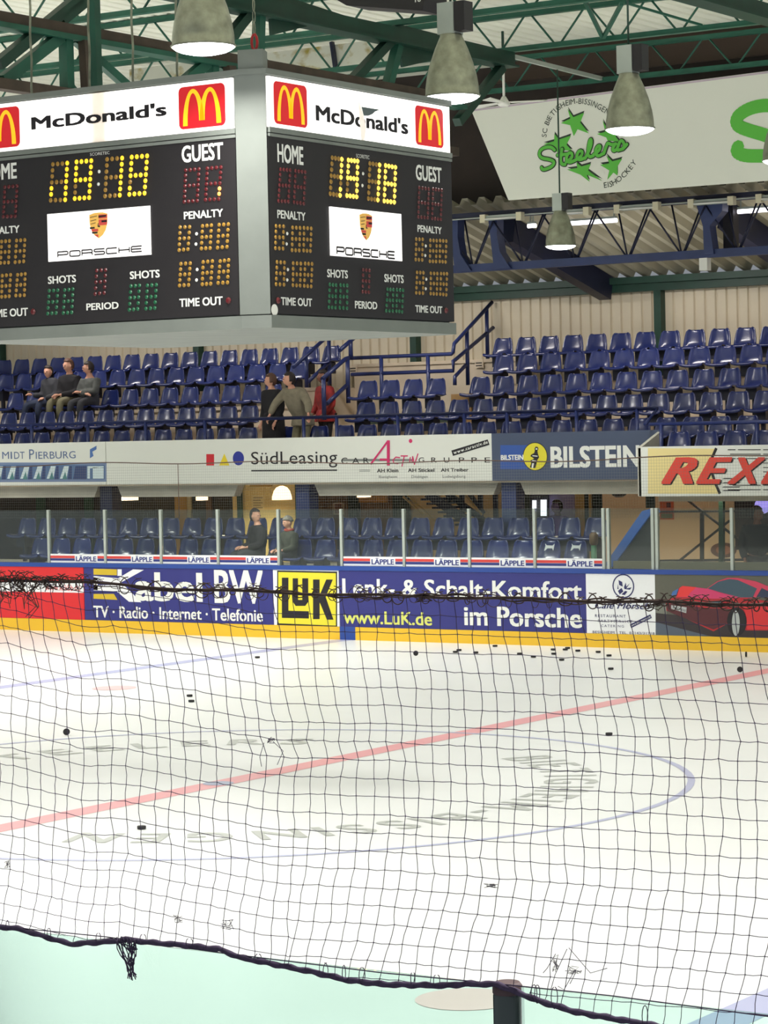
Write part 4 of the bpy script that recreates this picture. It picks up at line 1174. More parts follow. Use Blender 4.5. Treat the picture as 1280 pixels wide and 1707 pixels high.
tag(MB().bar((hub.x, 14.5, hub.z + 0.78), (hub.x, 14.5, 9.4), 0.03).build('fan_hanger', DGREEN), 'short green hanger above the ceiling fan', 'hanger')
tag(MB().bar(at(838, 90, 1, 13.0), at(1004, 131.5, 1, 16.0), 0.05, 0.06).build('cable_tray', ALU), 'slim grey tray slanting from the ceiling fan toward the banner', 'cable tray')

# ================================================================ pendant lamps
def pendant(label, c, R, top, chain=True, box=True, group='pendant lamps in a row over the ice'):
    t = thing('pendant_lamp', label, 'lamp', (0, 0, 0), group)
    k = R / 0.26
    prof = [(R * 1.03, 0.0), (R * 1.06, 0.012), (R, 0.024), (R * 0.99, 0.1 * k), (R * 0.93, 0.2 * k), (R * 0.8, 0.33 * k), (R * 0.62, 0.46 * k), (R * 0.47, 0.55 * k), (R * 0.42, 0.58 * k), (R * 0.42, 0.6 * k)]
    MB().lathe((0, 0, 0), prof, 32, cap0=False).build('reflector', GALV, t)
    MB().lathe((0, 0, 0), [(R * 0.15, -0.062 * k), (R * 0.45, -0.056 * k), (R * 0.75, -0.038 * k), (R * 0.92, -0.018 * k), (R * 1.0, 0.0), (R * 0.97, 0.006)], 32).build('lamp_lens', LAMPGLASS, t)
    if box:
        MB().box(-0.1 * k, 0.08 * k, -0.09 * k, 0.09 * k, 0.6 * k, 0.9 * k).build('ballast_box', ALU, t)
        MB().box(0.085 * k, 0.2 * k, -0.08 * k, 0.08 * k, 0.62 * k, 0.9 * k).build('side_box', BLACK, t)
    zt = 0.9 * k if box else 0.6 * k
    MB().tube([(0, 0, zt), (0, 0, top - c[2])], 0.012, 6).build('hanger_rod', DGREEN, t)
    t.location = c
    return t
LZ = 6.56
la = at(339, 79, 2, LZ)
lb = at(754, 162, 2, LZ)
lc = at(1050, 216, 2, LZ)
le = at(1307, 268, 2, LZ)
TR0, TR1 = at(838, 90, 1, 13.0), at(1004, 131.5, 1, 16.0)
TRM = TR0.lerp(TR1, 0.53)
ld = Vector((TRM.x, TRM.y, at(926, 411, 1, TRM.y).z))
for lab, c, R, top in (('lit bell pendant lamp hanging closest over the scoreboard front edge', la, 0.262, 9.4), ('lit bell pendant lamp at the scoreboard side corner, before the ceiling fan', lb, 0.262, 9.4),
                       ('lit bell pendant lamp hanging before the green star emblem', lc, 0.262, 9.4), ('lit bell pendant lamp at the large green script letter', le, 0.262, 9.4)):
    pendant(lab, c, R, top)
    area('hall_light', (c.x, c.y, c.z - 0.09), 0.46, LAMP_W * 0.45)
pendant('small lit bell pendant lamp on a long rod below the banner', ld, 0.228, TRM.z, group='small pendant lamps before the stand')
area('hall_light', (ld.x, ld.y, ld.z - 0.09), 0.4, 60)

# ================================================================ blue eave truss with strip lamps
t = thing('eave_truss', 'blue lattice truss under the stand roof edge carrying strip lamps', 'roof truss', (-5, 18, 6.0))
MB().box(-24, 3, 17.93, 18.07, 6.0, 6.13).build('bottom_chord', BLUESTEEL, t)
MB().box(-24, 3, 17.78, 17.9, 6.9, 6.98).box(-24, 3, 18.15, 18.27, 6.9, 6.98).build('top_chord', NAVY, t)
mb = MB()
for xc in [-3.51 - 3.92 * k for k in range(-1, 5)]:
    for i in range(4):
        b = xc + 0.49 + 0.98 * i
        for dx, y in ((-0.55, 17.84), (0.55, 17.84), (-0.28, 18.2), (0.28, 18.2)):
            mb.tube([(b + dx * 0.06, 18.0, 6.1), (b + dx, y, 6.92)], 0.016, 6)
mb.build('web_rod', NAVY, t)
for xc in (-3.51, -7.43, -8.2, -11.35, -15.27, -19.2):
    P = [(xc - 0.2, 6.95), (xc - 0.06, 6.5), (xc - 0.05, 6.05), (xc + 0.12, 6.05), (xc + 0.06, 6.5), (xc + 0.28, 6.72), (xc + 0.3, 6.95)]
    if xc < -4:
        P = [(xc - 0.12, 6.95), (xc - 0.06, 6.4), (xc - 0.02, 6.02), (xc + 0.3, 6.02), (xc + 0.1, 6.3), (xc + 0.05, 6.6), (xc + 0.06, 6.95)]
    mb = MB()
    mb.face([(x, 17.88, z) for x, z in P]); mb.face([(x, 18.1, z) for x, z in P][::-1])
    for i in range(len(P)):
        (xa, za), (xb, zb) = P[i], P[(i + 1) % len(P)]
        mb.face([(xa, 17.88, za), (xa, 18.1, za), (xb, 18.1, zb), (xb, 17.88, zb)])
    bmesh.ops.recalc_face_normals(mb.b, faces=mb.b.faces)
    mb.build('gusset_post', BLUESTEEL, t)
MB().box(-3.42, -3.24, 18.3, 18.5, 6.15, 6.8).build('stub_column', pm('black_steel', 40, 38, 44), t)
tag(MB().tube([(-24, 17.75, 6.88), (3, 17.75, 6.88)], 0.012, 6).build('conduit_pipe', ALU), 'thin grey conduit joining the unlit strip lamps', 'conduit')
for lab, u0, u1, v in (('unlit strip lamp nearest the scoreboard', 804, 873, 366), ('unlit strip lamp right beside the small pendant lamp rod', 938, 985, 354), ('unlit strip lamp second from the small pendant lamp', 1027, 1101, 347), ('unlit strip lamp over the blue gusset of the eave truss', 1150, 1226, 337), ('unlit strip lamp past the blue gusset, cut by the picture edge', 1263, 1345, 328)):
    a, b = at(u0, v, 1, 17.72), at(u1, v, 1, 17.72)
    z = 6.87
    t = thing('strip_lamp', lab, 'strip lamp', (a.x, 17.72, z), 'unlit strip lamps on the eave truss')
    MB().box(a.x + 0.06, b.x - 0.06, 17.66, 17.745, z - 0.05, z + 0.03).build('housing', ALU, t)
    for xx in (a.x, b.x - 0.1):
        MB().box(xx, xx + 0.1, 17.63, 17.745, z - 0.085, z + 0.05).build('end_cap', pm('ivory_plastic', 224, 216, 186), t)
    MB().tube([(a.x + 0.1, 17.64, z - 0.03), (b.x - 0.1, 17.64, z - 0.03)], 0.014, 8).build('tube', WHITE, t)
for lab, p0, p1 in (('lit fluorescent tube behind the small pendant lamp', (880, 377), (893, 376)), ('long lit fluorescent tube behind the eave truss rods', (936, 374), (1028, 367)), ('lit fluorescent tube past the blue gusset', (1230, 354), (1345, 344))):
    a, b = at(*p0, 1, 18.4), at(*p1, 1, 18.4)
    z = (a.z + b.z) / 2
    t = thing('fluorescent_lamp', lab, 'strip lamp', (a.x, 18.4, z), 'lit fluorescent lamps under the stand roof')
    MB().tube([(a.x, 18.4, z), (b.x, 18.4, z)], 0.035, 10).build('tube', TUBE, t)
    MB().box(a.x, b.x, 18.37, 18.43, z + 0.035, z + 0.07).build('housing', ALU, t)
    for xx in (a.x + 0.05, b.x - 0.05):
        zr = 7.12 - (18.4 - 17.9) * sl
        MB().bar((xx, 18.4, z + 0.07), (xx, 18.4, zr + 0.02), 0.02).build('hanger_rod', ALU, t)
pz = at(1175, 437, 1, 18.0)
tag(MB().box(pz.x - 0.07, pz.x + 0.07, 17.93, 18.07, 5.8, 6.0).build('junction_box', WHITE), 'small white box hanging under the blue truss chord', 'junction box')

# ================================================================ seats
def seat_proto():
    root = thing('stadium_seat', 'seat', 'seat')
    prof = [(-0.40, 0.445, 0.41), (-0.405, 0.48, 0.425), (-0.38, 0.497, 0.43), (-0.25, 0.49, 0.43), (-0.12, 0.48, 0.43), (-0.055, 0.488, 0.43), (-0.02, 0.525, 0.425), (0.0, 0.6, 0.408), (0.015, 0.68, 0.382), (0.025, 0.745, 0.352), (0.03, 0.775, 0.328), (0.036, 0.794, 0.28), (0.045, 0.80, 0.23)]
    N = 10
    bm = bmesh.new()
    R = []
    for i, (y, z, w) in enumerate(prof):
        row = []
        for k in range(N + 1):
            s_ = k / N * 2 - 1
            e = abs(s_) ** 3
            dz = 0.028 * e if i < 6 else 0.0
            dy = -0.05 * e if i >= 6 else 0.0
            row.append(bm.verts.new((s_ * w / 2, y + dy, z + dz)))
        R.append(row)
    for A, B in zip(R, R[1:]):
        for k in range(N):
            f_ = bm.faces.new((A[k], A[k + 1], B[k + 1], B[k]))
            f_.smooth = True
    me = bpy.data.meshes.new('shell')
    bm.to_mesh(me); bm.free()
    o = link('shell', me, SEATB, root)
    md = o.modifiers.new('thick', 'SOLIDIFY')
    md.thickness = 0.014
    o.data = bake(o)
    o.modifiers.clear()
    mb = MB()
    mb.box(-0.1, 0.1, -0.26, -0.05, 0.27, 0.472)
    mb.box(-0.03, 0.03, -0.16, -0.1, 0.0, 0.27)
    mb.build('bracket', SEATD, root)
    return root
SEAT = seat_proto()
SEAT_PARTS = list(SEAT.children)
_first = [True]
NUM = ['first', 'second', 'third', 'fourth', 'fifth', 'sixth', 'seventh', 'eighth', 'ninth', 'tenth', 'eleventh', 'twelfth', 'thirteenth', 'fourteenth', 'fifteenth', 'sixteenth', 'seventeenth', 'eighteenth', 'nineteenth', 'twentieth',
       'twenty-first', 'twenty-second', 'twenty-third', 'twenty-fourth', 'twenty-fifth', 'twenty-sixth', 'twenty-seventh', 'twenty-eighth']
SEATRNG = random.Random(3)
def put_seat(x, y, z, label, group):
    if _first[0]:
        r = SEAT
        _first[0] = False
    else:
        r = SEAT.copy()
        COL.objects.link(r)
        for c in SEAT_PARTS:
            d = c.copy()
            COL.objects.link(d)
            d.parent = r
    r.location = (x, y, z)
    r.rotation_euler = (0, 0, SEATRNG.uniform(-0.03, 0.03))
    r['label'] = label
    r['group'] = group
    return r
PITCH = 0.4835
ROWN = {4: 'top row', 3: 'second row', 2: 'third row', 1: 'fourth row', 0: 'fifth row'}
def row(k, x_end, n, dirn, blk, start, upper=True):
    y, z = TIER[k]
    for i in range(n):
        put_seat(x_end + dirn * i * PITCH, y, z, f'blue plastic seat, {ROWN[k]} of {blk}, {NUM[i]} from {start}', f'blue seats in the {ROWN[k]} of {blk}')
B1, B3 = 'the sitting trio\'s block', 'the block under strip lamps'
ST = 'the stairs'
row(4, -13.08, 18, -1, B1, ST)
row(3, -13.30, 16, -1, B1, ST)
row(2, -13.32, 14, -1, B1, ST)
row(1, -13.29, 14, -1, B1, ST)
row(0, -12.75, 13, -1, B1, ST)
row(4, -9.30, 12, 1, B3, ST)
row(3, -8.82, 12, 1, B3, ST)
row(2, -8.84, 13, 1, B3, ST)
for i in range(4):
    put_seat(-11.21 + i * PITCH, 19.7, 3.47, f'blue plastic seat, {NUM[i]} in the short row below the landing', 'four blue seats below the landing')
y, z = TIER[1]
for i in range(17):
    put_seat(-10.73 + i * PITCH, y, z, f'blue plastic seat, row below the short four seat row, {NUM[i]} from the red jacket person', 'blue seats in the row below the short row')
y, z = TIER[0]
for i, x in enumerate([-11.82, -11.2, -10.66] + [-10.19 + j * PITCH for j in range(16)]):
    put_seat(x, y, z, f'blue plastic seat at the long rail past the standing pair, {NUM[i]} from the pair', 'blue seats behind the long rail')
for i in range(5):
    put_seat(-4.0 + 0.25 + i * PITCH, 17.3, 2.44, f'dark blue seat just above the red lettered sign, {NUM[i]} from the slanted edge', 'seats above the red lettered sign')
for i in range(26):
    put_seat(-10.7 + (11 - i) * PITCH, 17.5, 1.07, f'blue seat behind the glass, back row, {NUM[i]} from the blue slope', 'back row of seats behind the glass')
for i in range(24):
    put_seat(-8.64 + (7 - i) * PITCH, 16.6, 0.74, f'blue seat behind the glass, front row, {NUM[i]} from the blue slope', 'front row of seats behind the glass')

# ================================================================ rails
def rail(label, segs, posts, r=0.03, m=RAILBLUE, foot=None):
    t = thing('handrail', label, 'handrail', segs[0][0])
    for s_ in segs:
        MB().tube(s_, r, 10).build('rail', m, t)
    for a, b in posts:
        MB().tube([a, b], r * 1.05, 10).build('post', m, t)
    return t
y = 17.52
posts = [((x, y, 2.67), (x, y, 3.62)) for x in [at(u, 700, 1, y).x for u in (506, 561, 663, 774, 845, 961, 1062)] + [-13.3 - 1.35 * k for k in range(7)]]
rail('long blue front rail along the top of the balcony signs', [[(-24, y, 3.62), (-4.25, y, 3.62), (-4.32, 17.2, 3.36)]], posts)
y = 16.85
rail('short blue rail above the red lettered sign', [[(-4.05, y, 3.365), (2, y, 3.365)]], [((x, y, 2.44), (x, y, 3.365)) for x in (-3.85, -2.2, -0.6, 1.0)])
y = 20.66
pa, pb = at(585, 597, 1, y), at(755, 588, 1, y)
XR = pb.x
def rx(X, *pts): return [at(u, v, 0, X) for u, v in pts]
def rpost(X, u, v0, v1):
    p0, p1 = at(u, v0, 0, X), at(u, v1, 0, X)
    return (p0, Vector((p0.x, p0.y, p1.z)))
zl = at(700, 620, 1, y).z
tp0 = at(757, 572, 0, XR)
rail('blue landing rail with two levels climbing to the top row', [[(pa.x, y, pa.z), (pb.x - 0.03, y, pa.z), (pb.x, y, pa.z + 0.03)] + rx(XR, (757, 573), (820, 504)), [(pa.x, y, zl), (pb.x, y, zl), (pb.x, y, zl + 0.18)] + rx(XR, (758.5, 600), (822, 546)), rx(XR, (758, 642), (758, 628), (776, 609))],
     [((x, y, 3.47), (x, y, pa.z)) for x in (at(635, 590, 1, y).x, at(713, 590, 1, y).x)] + [rpost(XR, 778, 549, 642), rpost(XR, 811, 515, 598)], 0.036)
XN, XF = -12.15, -12.98
rail('blue stair rail beside the red jacket person', [rx(XN, (537, 632), (576, 598), (583, 596)), rx(XN, (545, 673), (577, 643)), rx(XN, (566, 584), (594, 560))], [rpost(XN, 539, 631, 700), rpost(XN, 579, 597, 672), rpost(XN, 584, 560, 600)], 0.04)
rail('blue stair rail at the end of the trio\'s block', [rx(XF, (489, 612), (543, 563), (549, 562)), rx(XF, (512, 638), (531, 620), (548, 605))], [rpost(XF, 548, 562, 640), rpost(XF, 510, 594, 646)], 0.036)
cb = at(770, 652, 1, 19.55)
tag(MB().box(cb.x - 0.2, cb.x + 0.22, 19.5, 19.56, 3.47, 3.98).build('cardboard_sheet', pm('cardboard', 168, 132, 86, 0.85)), 'brown cardboard sheet standing at the end of the short seat row', 'cardboard')
for lab, u, v in (('small white notice with black lines on the landing wall', 590, 615), ('small white notice on the wall beside the landing stairs', 800, 606)):
    c = at(u, v, 1, 21.88)
    f = Face(1, 21.848)
    o = tag(f.slab('notice', c.x - 0.09, c.x + 0.09, c.z - 0.08, c.z + 0.06, CREAM, 0.012), lab, 'notice')
    f.poly('print', [[(c.x - 0.07, c.z + k * 0.05 - 0.05), (c.x + 0.06, c.z + k * 0.05 - 0.05), (c.x + 0.06, c.z + k * 0.05 - 0.03), (c.x - 0.07, c.z + k * 0.05 - 0.03)] for k in (0, 1)], INK, o, 0.002, False)
# ================================================================ concourse furniture behind the glass
WARM = mat('warm_lamp_shade_lit', (1, 0.9, 0.7), 0.4, emit=(1.0, 0.74, 0.42), estr=2.2)
c = at(470, 833, 1, 19.2)
t = thing('dome_lamp', 'glowing cream dome lamp over the counter near the beanie child', 'lamp', (c.x, 19.2, c.z))
MB().lathe((c.x, 19.2, c.z), [(0.185, 0), (0.18, 0.06), (0.15, 0.16), (0.1, 0.225), (0.04, 0.25), (0.02, 0.255)], 24).build('shade', WARM, t)
MB().tube([(c.x, 19.2, c.z + 0.25), (c.x, 19.2, 2.46)], 0.008, 6).build('cord', INK, t)
for lab, u0, u1, v0, v1 in (('glowing flat box lamp near the blue column behind the glass', 202, 225, 824, 834), ('small glowing box lamp beside the timber post', 332, 341, 826, 834), ('small glowing box lamp over the seats past the beanie child', 600, 613, 823, 829)):
    p0, p1 = at(u0, v1, 1, 19.6), at(u1, v0, 1, 19.6)
    t = thing('box_lamp', lab, 'lamp', (p0.x, 19.6, p0.z))
    MB().box(p0.x, p1.x, 19.5, 19.7, p0.z, p1.z).build('shade', WARM, t)
    MB().tube([((p0.x + p1.x) / 2, 19.6, p1.z), ((p0.x + p1.x) / 2, 19.6, 2.46)], 0.008, 6).build('cord', INK, t)
c = at(1271, 843, 1, 18.6)
t = thing('violet_globe', 'glowing violet globe at the dark doorway', 'lamp', (c.x, 18.6, c.z))
MB().ball((c.x, 18.6, c.z), 0.13, n=16).build('globe', mat('violet_globe_glow', (0.5, 0.45, 0.9), 0.3, emit=(0.35, 0.3, 0.95), estr=0.8), t)  # violet ball with a weak glow of its own
MB().tube([(c.x, 18.6, c.z + 0.12), (c.x, 18.6, 2.46)], 0.008, 6).build('cord', INK, t)
# stairs down to the concourse
t = thing('steel_staircase', 'dark blue steel staircase rising under the balcony', 'staircase', (-9, 19.8, 0.3))
def sp(u, v, y): return at(u, v, 1, y)
for (a, b, y, w, m) in (((712, 822), (790, 878), 19.6, 0.16, NAVY), ((745, 822), (812, 872), 20.2, 0.1, NAVY), ((782, 822), (806, 856), 20.4, 0.07, NAVY)):
    MB().bar(sp(*a, y), sp(*b, y), 0.06, w).build('stringer', m, t)
for (a, b, y) in (((672, 828), (706, 858), 19.0), ((679, 825), (726, 868), 19.0), ((775, 824), (803, 858), 20.0)):
    MB().tube([sp(*a, y), sp(*b, y)], 0.02, 8).build('rail', pm('brass_rail', 176, 148, 84, 0.35), t)
for u, y in ((748, 20.1), (770, 20.1), (801, 20.3), (826, 20.3)):
    p_ = sp(u, 840, y)
    MB().box(p_.x - 0.035, p_.x + 0.035, y - 0.035, y + 0.035, 0.3, 2.46).build('post', NAVY, t)
mb = MB()
for k in range(7):
    q_ = sp(722 + k * 9.5, 832 + k * 7, 19.8)
    mb.box(q_.x - 0.14, q_.x + 0.14, 19.6, 20.2, q_.z - 0.02, q_.z + 0.02)
mb.build('treads', NAVY, t)
# braced frame
y = 19.4
t = thing('braced_frame', 'thin dark steel frame with crossed braces behind the last panes', 'frame', (-2.5, y, 0.9))
for nm, a, b, w in (('brace', (1140, 829), (1242, 908), 0.035), ('brace', (1132, 935), (1216, 868), 0.035), ('post', (1170, 855), (1170, 1022), 0.055), ('post', (1203, 828), (1203, 1022), 0.08), ('rail', (1094, 853), (1240, 852), 0.035), ('rail', (1094, 935), (1240, 933), 0.04)):
    MB().bar(at(*a, 1, y), at(*b, 1, y), w).build(nm, DGREEN if nm == 'post' and a[0] > 1190 else INK, t)
# slope panel
f = Face(1, 15.9)
t = thing('slope_panel', 'dark slanted panel with bright blue edge behind the narrow pane', 'panel', (-3.7, 15.9, 1.0))
def thick(name, pts, y0, y1, m, par):
    mb = MB()
    A = [at(u, v, 1, y0) for u, v in pts]
    B = [p_ + Vector((0, y1 - y0, 0)) for p_ in A]
    mb.face(A); mb.face(B[::-1])
    n = len(A)
    for i in range(n):
        mb.face([A[i], B[i], B[(i + 1) % n], A[(i + 1) % n]])
    bmesh.ops.recalc_face_normals(mb.b, faces=mb.b.faces)
    return mb.build(name, m, par)
thick('side', [(1019, 948), (1083, 852), (1089, 862), (1089, 1048), (1019, 1046)], 15.9, 16.1, pm('charcoal_panel', 52, 54, 58, 0.6), t)
thick('edge_strip', [(1010, 938), (1070, 852), (1084, 848), (1086, 854), (1020, 946), (1012, 946)], 15.86, 16.14, pm('bright_blue_edge', 64, 106, 190, 0.4), t)
# posters and small things
f = Face(1, 20.893)
o = tag(f.rect('poster', (1100, 866), (1123, 833), pm('orange_red_poster', 178, 82, 48, 0.6), None, 0.0), 'orange red poster on the beige wall above the car picture', 'poster')
f.rect('picture', (1111, 846), (1118, 838), pm('poster_dark', 74, 34, 40), o, 0.004)
f.rect('text_block', (1102, 864), (1121, 856), pm('poster_green', 96, 104, 66), o, 0.004)
o = tag(f.disc('oval_sign', (1206, 917), 0.13, pm('oval_brown', 96, 62, 48), None, 0.0, squash=1.9), 'brown oval sign low on the wall behind the braced frame', 'sign')
f.disc('inner_field', (1206, 917), 0.08, pm('oval_inner', 150, 92, 60), o, 0.004, squash=1.8)
f = Face(1, 20.394)
o = tag(f.rect('paper_notice', (420, 850), (440, 825), pm('cream_paper', 226, 208, 152, 0.8), None, 0.0), 'paper notice with grey lines on the yellow kiosk wall', 'notice')
f.poly('print', [[(422, 829 + 4.2 * k), (438 - k % 2 * 3, 829 + 4.2 * k), (438 - k % 2 * 3, 830.6 + 4.2 * k), (422, 830.6 + 4.2 * k)] for k in range(5)], pm('grey_print_soft', 150, 138, 106), o, 0.003)
f = Face(1, 21.893)
o = tag(f.rect('picture_frame', (556, 858), (573, 838), pm('white_frame', 190, 168, 140), None, 0.0), 'framed picture on the brown bar wall past the beanie child', 'picture')
f.rect('picture', (558, 856), (571, 840), pm('frame_brown', 124, 82, 62), o, 0.004)
c = at(1032, 826, 1, 18.5)
t = thing('ceiling_speaker', 'dark round speaker under the balcony beside the red lettered sign', 'speaker', (c.x, 18.5, c.z))
MB().lathe((c.x, 18.5, c.z - 0.03), [(0.06, 0), (0.12, 0.04), (0.12, 0.09)], 20).build('body', INK, t)
MB().tube([(c.x, 18.5, c.z + 0.05), (c.x, 18.5, 2.46)], 0.02, 8).build('stem', INK, t)
c = at(990, 925, 1, 16.0)
t = thing('bollard', 'short green post with brown top behind the last striped pane', 'bollard', (c.x, 16.0, 0.3))
MB().tube([(c.x, 16.0, 0.3), (c.x, 16.0, 1.5)], 0.045, 12).build('shaft', pm('bollard_green', 64, 122, 84), t)
MB().lathe((c.x, 16.0, 1.5), [(0.045, 0), (0.07, 0.04), (0.07, 0.16), (0.04, 0.2)], 14).build('top', pm('bollard_brown', 110, 84, 60), t)

# ================================================================ people
SKIN = pm('skin', 206, 152, 128, 0.6)
SKIND = pm('brown_skin', 128, 84, 66, 0.6)
def skin_mesh(verts, edges, radii, sub=1):
    me = bpy.data.meshes.new('sk')
    me.from_pydata([Vector(v) for v in verts], edges, [])
    o = bpy.data.objects.new('sk', me)
    COL.objects.link(o)
    md = o.modifiers.new('s', 'SKIN')
    md.use_smooth_shade = True
    if not me.skin_vertices: raise RuntimeError('skin')
    for i, r in enumerate(radii):
        rr = r if isinstance(r, tuple) else (r, r)
        me.skin_vertices[0].data[i].radius = rr
        me.skin_vertices[0].data[i].use_root = (i == 0)
    if sub:
        s_ = o.modifiers.new('d', 'SUBSURF')
        s_.levels = s_.render_levels = sub
    r = bake(o)
    bpy.data.objects.remove(o)
    return r
def fuse(name, meshes, voxel, m, parent=None, smooth=2):
    bm = bmesh.new()
    for me in meshes:
        bm.from_mesh(me)
    me = bpy.data.meshes.new(name)
    bm.to_mesh(me); bm.free()
    o = bpy.data.objects.new(name, me)
    COL.objects.link(o)
    md = o.modifiers.new('r', 'REMESH')
    md.mode = 'VOXEL'
    md.voxel_size = voxel
    md.use_smooth_shade = True
    if smooth:
        sm = o.modifiers.new('sm', 'SMOOTH')
        sm.iterations = smooth
    me2 = bake(o)
    bpy.data.objects.remove(o)
    me2.name = name
    me2.materials.clear()
    return link(name, me2, m, parent)

def person(label, J, loc, rz, skin, coat, trouser, shoe, hairm, yaw=0.0, hat=None, coat_len=0.0, collar=None, k=1.0, group=None):
    """J: joints in metres, person faces -Y, +X is the person's left hand side"""
    V = {n: Vector(p_) * k for n, p_ in J.items()}
    hd = V['head']
    verts, edges, rad = [], [], []
    idx = {}
    def av(n, p_, r):
        idx[n] = len(verts); verts.append(p_); rad.append(tuple(x * k for x in r) if isinstance(r, tuple) else r * k)
    def e(a, b): edges.append((idx[a], idx[b]))
    av('pel', V['pel'], (0.125, 0.095)); av('waist', V['pel'].lerp(V['chest'], 0.5), (0.12, 0.09)); av('chest', V['chest'], (0.14, 0.1)); av('neck', V['neck'], 0.058); av('skull', hd, 0.05)
    e('pel', 'waist'); e('waist', 'chest'); e('chest', 'neck'); e('neck', 'skull')
    for s_ in 'LR':
        av('sh' + s_, V['sh' + s_], 0.058); av('el' + s_, V['el' + s_], 0.042); av('wr' + s_, V['ha' + s_], 0.027)
        e('chest', 'sh' + s_); e('sh' + s_, 'el' + s_); e('el' + s_, 'wr' + s_)
        av('hip' + s_, V['hip' + s_], 0.085); av('kn' + s_, V['kn' + s_], 0.056); av('an' + s_, V['an' + s_], 0.038)
        e('pel', 'hip' + s_); e('hip' + s_, 'kn' + s_); e('kn' + s_, 'an' + s_)
        toe = V['an' + s_] + Vector((0.01 if s_ == 'L' else -0.01, -0.15, -0.045)) * k
        av('toe' + s_, toe, 0.03); e('an' + s_, 'toe' + s_)
    body = skin_mesh(verts, edges, rad)
    ms = [body]
    for s_ in 'LR':                                      # hands: palm, four bent fingers, thumb
        d = (V['ha' + s_] - V['el' + s_]).normalized()
        a = d.cross(Vector((0, 0, 1)))
        a = a.normalized() if a.length > 1e-3 else Vector((1, 0, 0))
        n = a.cross(d)
        w = V['ha' + s_]
        mb = MB()
        mb.tube([w, w + d * 0.04 * k, w + d * 0.085 * k], [0.026 * k, 0.032 * k, 0.028 * k], 8)
        for q, (off, L) in enumerate(((-0.027, 0.065), (-0.009, 0.078), (0.009, 0.072), (0.027, 0.055))):
            b0 = w + d * 0.075 * k + a * off * k
            mb.tube([b0, b0 + (d * 0.55 - n * 0.1) * L * k, b0 + (d * 0.8 - n * 0.5) * L * k], [0.0105 * k, 0.0095 * k, 0.008 * k], 6)
        sd = 1 if s_ == 'R' else -1
        b0 = w + d * 0.03 * k + a * sd * 0.025 * k
        mb.tube([b0, b0 + (d * 0.03 + a * sd * 0.025) * k, b0 + (d * 0.058 + a * sd * 0.03 - n * 0.01) * k], [0.012 * k, 0.011 * k, 0.009 * k], 6)
        ms.append(mb.mesh('hand'))
    Ry = Matrix.Rotation(yaw, 3, 'Z')
    def hp(x, y, z): return hd + Ry @ Vector((x, y, z)) * k
    mb = MB()                                            # head with face
    mb.ball((0, 0, 0), 0.078, 0.098, 0.118, 18)
    for v in mb.b.verts:
        z = v.co.z
        if z < -0.02:                                    # jaw narrows, chin forward
            t_ = (-z - 0.02) / 0.1
            v.co.x *= 1 - 0.28 * t_
            v.co.y = v.co.y * (1 - 0.2 * t_) - 0.012 * t_
        v.co = hp(*v.co)
    mb.ball(hp(0, -0.1, -0.018), 0.014 * k, 0.02 * k, 0.022 * k, 8)
    mb.ball(hp(0, -0.085, 0.022), 0.05 * k, 0.014 * k, 0.012 * k, 8)
    mb.ball(hp(0, -0.088, -0.062), 0.024 * k, 0.012 * k, 0.009 * k, 8)
    for s_ in (-1, 1):
        mb.ball(hp(0.08 * s_, 0.008, -0.008), 0.012 * k, 0.02 * k, 0.032 * k, 8)
    ms.append(mb.mesh('head'))
    p = fuse('person', ms, 0.011 * k, skin)
    tag(p, label, 'person', group)
    mb = MB()
    for s_ in (-1, 1):
        mb.ball(hp(0.03 * s_, -0.093, 0.002), 0.011 * k, 0.007 * k, 0.008 * k, 8)
    mb.build('eyes', INK, p)
    # hair or hat
    mb = MB()
    mb.ball((0, 0, 0), 0.09, 0.11, 0.126, 20)
    kill = []
    for v in mb.b.verts:
        x, y, z = v.co
        front = y < -0.02
        lim = 0.045 if front else (-0.05 if y < 0.04 else -0.1)
        if hat: lim = 0.03 if front else 0.0
        if z < lim: kill.append(v)
        if hat: v.co *= 1.08
        elif z > 0.05: v.co.x += 0.006 * math.sin(31 * x + 17 * y); v.co.z += 0.006 * math.sin(40 * x + 3)
    bmesh.ops.delete(mb.b, geom=kill, context='VERTS')
    for v in mb.b.verts: v.co = hp(v.co.x, v.co.y + 0.006, v.co.z + 0.008)
    h = mb.build('knit_hat' if hat else 'hair', hat or hairm, p)
    md = h.modifiers.new('t', 'SOLIDIFY'); md.thickness = 0.022 * k; md.offset = -0.6
    h.data = bake(h); h.modifiers.clear()
    # jacket
    verts, edges, rad, idx = [], [], [], {}
    low = V['pel'] + Vector((0, 0, -0.02)) * k
    av('low', low, (0.165, 0.13)); av('waist', V['pel'].lerp(V['chest'], 0.5), (0.16, 0.122)); av('chest', V['chest'], (0.175, 0.128)); av('col', V['chest'].lerp(V['neck'], 0.8), 0.085)
    e('low', 'waist'); e('waist', 'chest'); e('chest', 'col')
    rad[:] = [tuple(q * 1.22 for q in r) if isinstance(r, tuple) else r * 1.15 for r in rad]
    for s_ in 'LR':
        av('sh' + s_, V['sh' + s_], 0.1); av('el' + s_, V['el' + s_], 0.08); av('cu' + s_, V['el' + s_].lerp(V['ha' + s_], 0.9), 0.06)
        e('chest', 'sh' + s_); e('sh' + s_, 'el' + s_); e('el' + s_, 'cu' + s_)
    jm = [skin_mesh(verts, edges, rad)]
    if coat_len:
        mb = MB()
        d = Vector((0, 0, -coat_len)) * k
        mb.tube([low + Vector((0, 0, 0.1)) * k, low, low + d * 0.5, low + d], [0.17 * k, 0.2 * k, 0.21 * k, 0.215 * k], 16)
        jm.append(mb.mesh('skirt'))
    fuse('jacket', jm, 0.016 * k, coat, p)
    # trousers
    verts, edges, rad, idx = [], [], [], {}
    av('pel', V['pel'], (0.145, 0.115))
